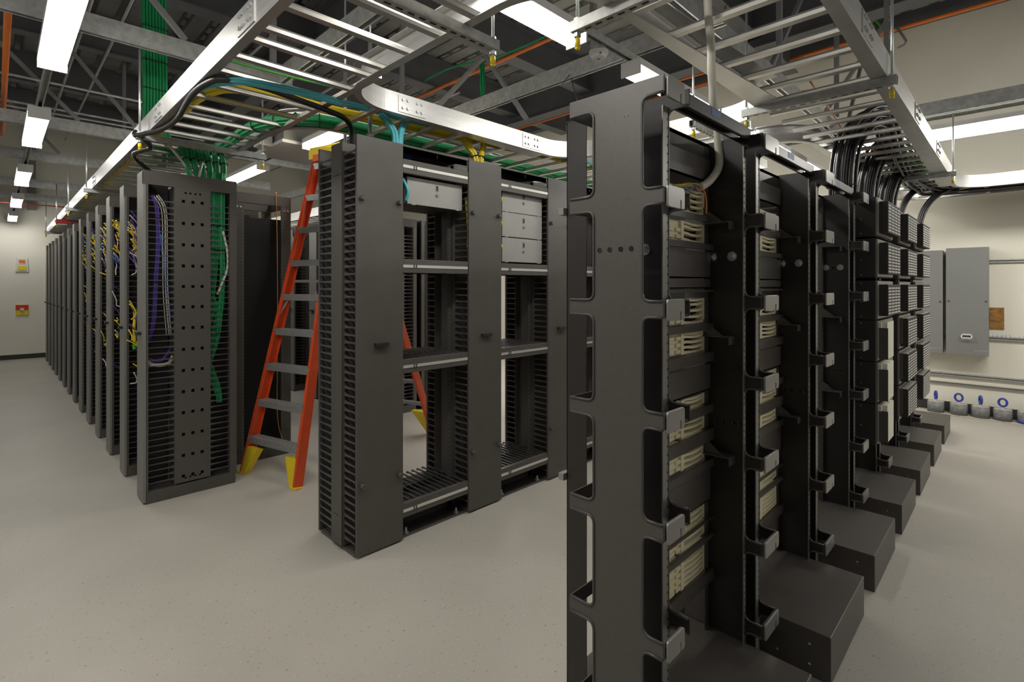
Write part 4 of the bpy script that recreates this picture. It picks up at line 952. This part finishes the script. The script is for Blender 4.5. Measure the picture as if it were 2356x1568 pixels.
for j, P in enumerate(([(7.55, .35, 2.68), (7.3, .72, 2.67), (7.14, .83, 2.60), (7.0, .90, 2.45), (6.92, .95, 2.20)], [(7.7, .1, 2.68), (7.55, .45, 2.67), (7.34, .63, 2.58), (7.18, .74, 2.40), (7.08, .80, 2.12)])):
    bundle('black_power_cables', P, .03, 7, .0125, 'blackcable', '%s black cable drop curving down at the far end of the right tray' % ['left', 'right'][j])
    q = P[1]; MB_ = MB().box(q[0] - .05, q[1] - .05, q[2] - .06, q[0] + .02, q[1] + .03, q[2] - .045); tag(MB_.build('dropout_plate', 'alu'), 'aluminium dropout plate under the %s black cable drop' % ['left', 'right'][j], 'plate')
for j, (y, x0) in enumerate(((.62, 5.2), (.66, 5.25), (.92, 5.3), (.97, 5.2))):
    bundle('green_ground_wire', [(x0, y, 2.66), (6.4, y, 2.66), (7.2, y - .1, 2.66)], 0, 1, .007, 'lime', 'green ground wire on the rungs of the right tray, %s' % ['nearest', 'second', 'third', 'furthest'][j])
bundle('orange_wire', [(3.05, .80, 2.675), (3.9, .86, 2.675), (4.5, .9, 2.675), (5.4, .8, 2.675)], 0, 1, .006, 'copper', 'thin copper coloured wire lying along the right tray rungs')
bundle('lime_wire', [(7.500, 1.479, 5.201), (7.500, 1.365, 4.969), (7.500, 1.255, 4.811), (7.500, 1.168, 4.659), (7.500, 1.100, 4.480), (7.500, 1.083, 4.293)], 0, 1, .012, 'lime', 'lime green cable hanging above the right tray near the wall')
bundle('lime_wire', [(7.000, 2.229, 3.939), (7.000, 2.001, 3.963), (7.000, 1.737, 3.946), (7.000, 1.488, 3.940), (7.000, 1.253, 3.929), (7.000, 1.151, 3.959)], 0, 1, .011, 'lime', 'lime green cable seen through the right tray rungs')
# white cable into the first bay
bundle('white_riser_cable', [(1.93, .855, 3.05), (1.948, .86, 2.68), (1.979, .86, 2.52), (1.982, .86, 2.42), (1.995, .86, 2.35), (2.000, .86, 2.29), (2.036, .86, 2.21), (2.045, .86, 2.15), (2.030, .85, 2.05), (1.975, .86, 1.985), (1.90, .87, 1.945)], 0, 1, .0155, 'whitecable', 'white wrapped cable hanging down into the first right rack bay', k=7, tn=12)
t = thing('wire_fan', (1.90, .87, 1.945), 'fan of coloured wires at the end of the white cable on the top cream block', 'wires')
for j, m in enumerate(['conduit', 'yellow', 'purple', 'green', 'bluecable', 'conduit', 'yellow', 'copper', 'lime', 'red']):
    dx = -.06 - .022 * j
    MB().tube(smooth_path([(0, 0, 0), (-.04, -.004 * (j % 3), .01 - .004 * (j % 4)), (dx * .7, .0, -.006 * (j % 5)), (dx, .012, -.015 - .006 * (j % 3))]), .0028, 5).build('wire', m, t, smooth=True)
MB().tube(smooth_path([(-.02, -.01, 0), (.0, -.02, -.02), (.01, -.022, -.06), (.012, -.02, -.10)]), .003, 5).build('wire', 'conduit', t, smooth=True)

# ================================================================== SMALL THINGS UP HIGH
t = thing('smoke_detector', (2.56, 1.80, 2.945), 'white round smoke detector between the two centre lights', 'detector')
MB().cyl((0, 0, .035), (0, 0, .105), .045, 20).build('mounting_box', 'galv', t)
MB().cyl((0, 0, .035), (0, 0, .02), .058, 28).cyl((0, 0, .02), (0, 0, -.010), .056, 28, .038).build('body', 'sensor', t, smooth=True)
MB().cyl((-.036, -.036, .006), (-.040, -.040, .003), .005, 8).build('vent', 'deep', t); MB().cyl((0, 0, -.009), (0, 0, -.012), .010, 12).build('lamp', 'cap', t)
bundle('green_cable_coil', [(3.30, 3.70, 3.78), (3.26, 3.64, 3.62), (3.24, 3.62, 3.50), (3.25, 3.62, 3.36), (3.27, 3.63, 3.34), (3.29, 3.65, 3.45), (3.30, 3.66, 3.60), (3.33, 3.70, 3.72)], .014, 6, .006, 'green', 'green cable coil tied up behind the strut over the middle racks')
bundle('green_cable_string', [(4.0, 5.6, 4.28), (3.9, 4.9, 4.22), (4.1, 4.2, 4.22), (4.2, 3.4, 4.28), (4.2, 2.6, 4.3)], .01, 3, .006, 'green', 'slack green cables strung below the orange conduit')
t = thing('hanging_zip_tie', (3.19, 2.50, 3.2), 'black zip ties dangling from the strut left of the end panel', 'zip tie')
MB().tube(smooth_path([(0, 0, .12), (0, 0, 0), (.02, -.02, -.12), (.05, -.05, -.25)]), .005, 5).build('strap', 'blackcable', t); MB().tube(smooth_path([(0, 0, .05), (-.04, .03, -.02), (-.06, .05, -.06)]), .004, 5).build('strap', 'blackcable', t)
t = thing('air_unit', (1.95, 5.05, 2.96), 'pale grey ceiling air unit left of the ladder top', 'air unit')
MB().box(0, 0, .0, .62, .75, .03).build('bottom_panel', 'white', t); MB().box(.02, .02, .03, .60, .73, .2).build('casing', 'steelgrey', t); MB().box(-.12, .25, .0, .0, .42, .13).build('control_box', 'white', t)
t = thing('hanging_fan_unit', (-.42, 7.9, 2.88), 'dark hanging fan unit with round grilles at the far left', 'fan unit')
MB().box(0, 0, 0, .42, 1.0, .5).build('casing', 'deep', t)
for k in (.25, .75): MB().cyl((.42, k, .25), (.45, k, .25), .19, 20).build('grille', 'base', t)
b = MB()
for k in range(40):
    z = 3.0 - k * .03; b.cyl((.02, 8.7, z), (.02 + (.006 if k % 2 else 0), 8.7 + (0 if k % 2 else .006), z - .034), .006, 6)
o = b.build('pull_chain', 'galv'); tag(o, 'grey link chain hanging at the far left edge', 'chain', kind='stuff')
t = thing('beacon', (.66, 10.55, 2.60), 'red alarm beacon fixed under the left tray', 'beacon')
MB().box(0, 0, -.07, .16, .10, 0).build('housing', 'red', t, bevel=.012); MB().box(.16, .03, -.02, .7, .06, .0).build('arm', 'red', t); MB().box(.02, .01, -.085, .13, .09, -.07).build('lens', 'sensor', t)

# ================================================================== WALL THINGS
def enclosure(y0, y1, z0, z1, label, handle):
    t = thing('wall_enclosure', (XW, y0, z0), label, 'enclosure'); W = y1 - y0; H = z1 - z0
    MB().box(-.16, 0, 0, -.002, W, H).build('box', 'steelgrey', t)
    d = MB().box(-.178, -.004, -.004, -.160, W + .004, H + .004).build('door', 'steelgrey', t, bevel=.003)
    MB().cyl((-.178, .022, H * .5), (-.186, .022, H * .5), .010, 12).cyl((-.178, W - .022, H * .5), (-.186, W - .022, H * .5), .010, 12).build('door_screw', 'base', d)
    MB().box(-.1795, .01, .055, -.178, W * .35, .057).build('crease', 'white', d)
    if handle:
        MB().tube(rounded_path := [(-.178, W * .40, .235), (-.21, W * .38, .22), (-.215, W * .39, .20), (-.215, W * .62, .20), (-.21, W * .63, .22), (-.178, W * .61, .235)], .008, 8).build('handle', 'white', d, smooth=True)
        MB().cyl((-.19, W * .40, .24), (-.19, W * .61, .24), .010, 10).build('handle_bar', 'white', d)
enclosure(.255, .632, .745, 2.02, 'tall grey wall enclosure with a white handle on the right wall', True)
enclosure(.668, 1.02, .745, 2.0, 'grey wall enclosure partly hidden behind the louvred boxes', False)
o = MB().box(XW - .014, .125, 1.055, XW - .0006, .252, 1.31).build('plywood_square', 'ply'); tag(o, 'small brown plywood square on the right wall beside the enclosure', 'plywood')
for i, (z, h, m, l) in enumerate(((1.84, .04, 'galv', 'galvanised strut rail high on the right wall beside the enclosure'), (.925, .04, 'galv', 'galvanised strut rail on the right wall holding small white tags'), (.455, .035, 'galv', 'lower galvanised rail along the right wall'), (.36, .012, 'steelgrey', 'thin conduit low along the right wall'))):
    b = MB(); b.box(XW - .03, -2.4, z, XW - .0006, 3.0, z + h * .3); b.box(XW - .03, -2.4, z + h * .7, XW - .0006, 3.0, z + h); b.box(XW - .008, -2.4, z, XW - .0006, 3.0, z + h); tag(b.build('wall_rail', m), l, 'rail')
random.seed(5)
for k in range(9):
    y = .24 - k * .037; o = MB().box(XW - .028, y - .014, .966, XW - .010, y + .012, .985 + random.random() * .016).build('cable_tag', 'sensor'); tag(o, '%s small white tag on the strut rail, counted rightward from the wall enclosure' % ordinal(k), 'tag', 'white tags along the wall strut')
o = MB().box(8.10, -.5, 0, 8.335, .92, .012).build('cardboard_strip', 'concretetop'); tag(o, 'flat tan board on the floor under the concrete weights', 'board')
for i, y in enumerate((.735, .52, .325, .135, -.065)):
    t = thing('concrete_weight', (8.215, y, .012), ['concrete weight with a blue ring, leftmost by the racks', 'concrete weight with a blue ring, second from left', 'concrete weight with a blue ring seen edge-on, middle one', 'chipped concrete weight with a blue ring, fourth from left', 'concrete weight with a blue band at the right edge of the view'][i], 'weight')
    MB().cyl((0, 0, 0), (0, 0, .128), .082, 26).build('block', 'concrete', t, smooth=True); MB().cyl((0, 0, .128), (0, 0, .131), .079, 26).build('top', 'concretetop', t)
    a = math.radians(20 if i % 2 == 0 else 80); ca, sa = math.cos(a), math.sin(a)
    R_ = [(.036 * math.cos(q * .3142) * ca, .036 * math.cos(q * .3142) * sa, .205 + .044 * math.sin(q * .3142)) for q in range(20)]
    MB().tube(R_, .0115, 8, closed=True).build('lifting_ring', 'blue', t, smooth=True); MB().cyl((0, 0, .131), (0, 0, .155), .014, 10).build('collar', 'white', t); MB().cyl((0, 0, .152), (0, 0, .168), .016, 10).build('eye_shoulder', 'blue', t)
    if i == 4: MB().cyl((0, 0, .0), (0, 0, .035), .0835, 26).build('band', 'blue', t, smooth=True)
# alarm devices on the left wall
for nm, z, parts, l in (('alarm_sign', 2.09, (('back_plate', 'sensor', .09, .065), ('sign_face', 'conduit', .05, .03)), 'white wall sign with an orange patch, upper of two on the left wall'), ('alarm_sign', 1.945, (('back_plate', 'sensor', .10, .075), ('sign_face', 'yellow', .07, .045)), 'white wall sign with a yellow patch, lower of two on the left wall'), ('pull_station', 1.05, (('back_plate', 'yellow', .10, .11), ('red_cover', 'red', .10, .05)), 'red and yellow pull station on the left wall')):
    t = thing(nm, (.405, YW, z), l, 'sign' if 'sign' in nm else 'alarm')
    for k, (pn, m, hw, hh) in enumerate(parts):
        zc = .055 if pn == 'red_cover' else 0
        MB().box(-hw, -.03 - .012 * k, zc - hh, hw, -.0005 if k == 0 else -.03, zc + hh).build(pn, m, t)
    if nm == 'pull_station': MB().box(-.03, -.06, -.01, .03, -.042, .04).build('handle', 'sensor', t)
for i, x in enumerate((-.05, .55, -.9)):
    o = MB().box(x - .07, YW - .12, 3.2, x + .07, YW - .002, ZC).build('wall_duct', 'joist'); tag(o, '%s dark vertical duct high on the left wall' % ['middle', 'right', 'left'][i], 'duct')
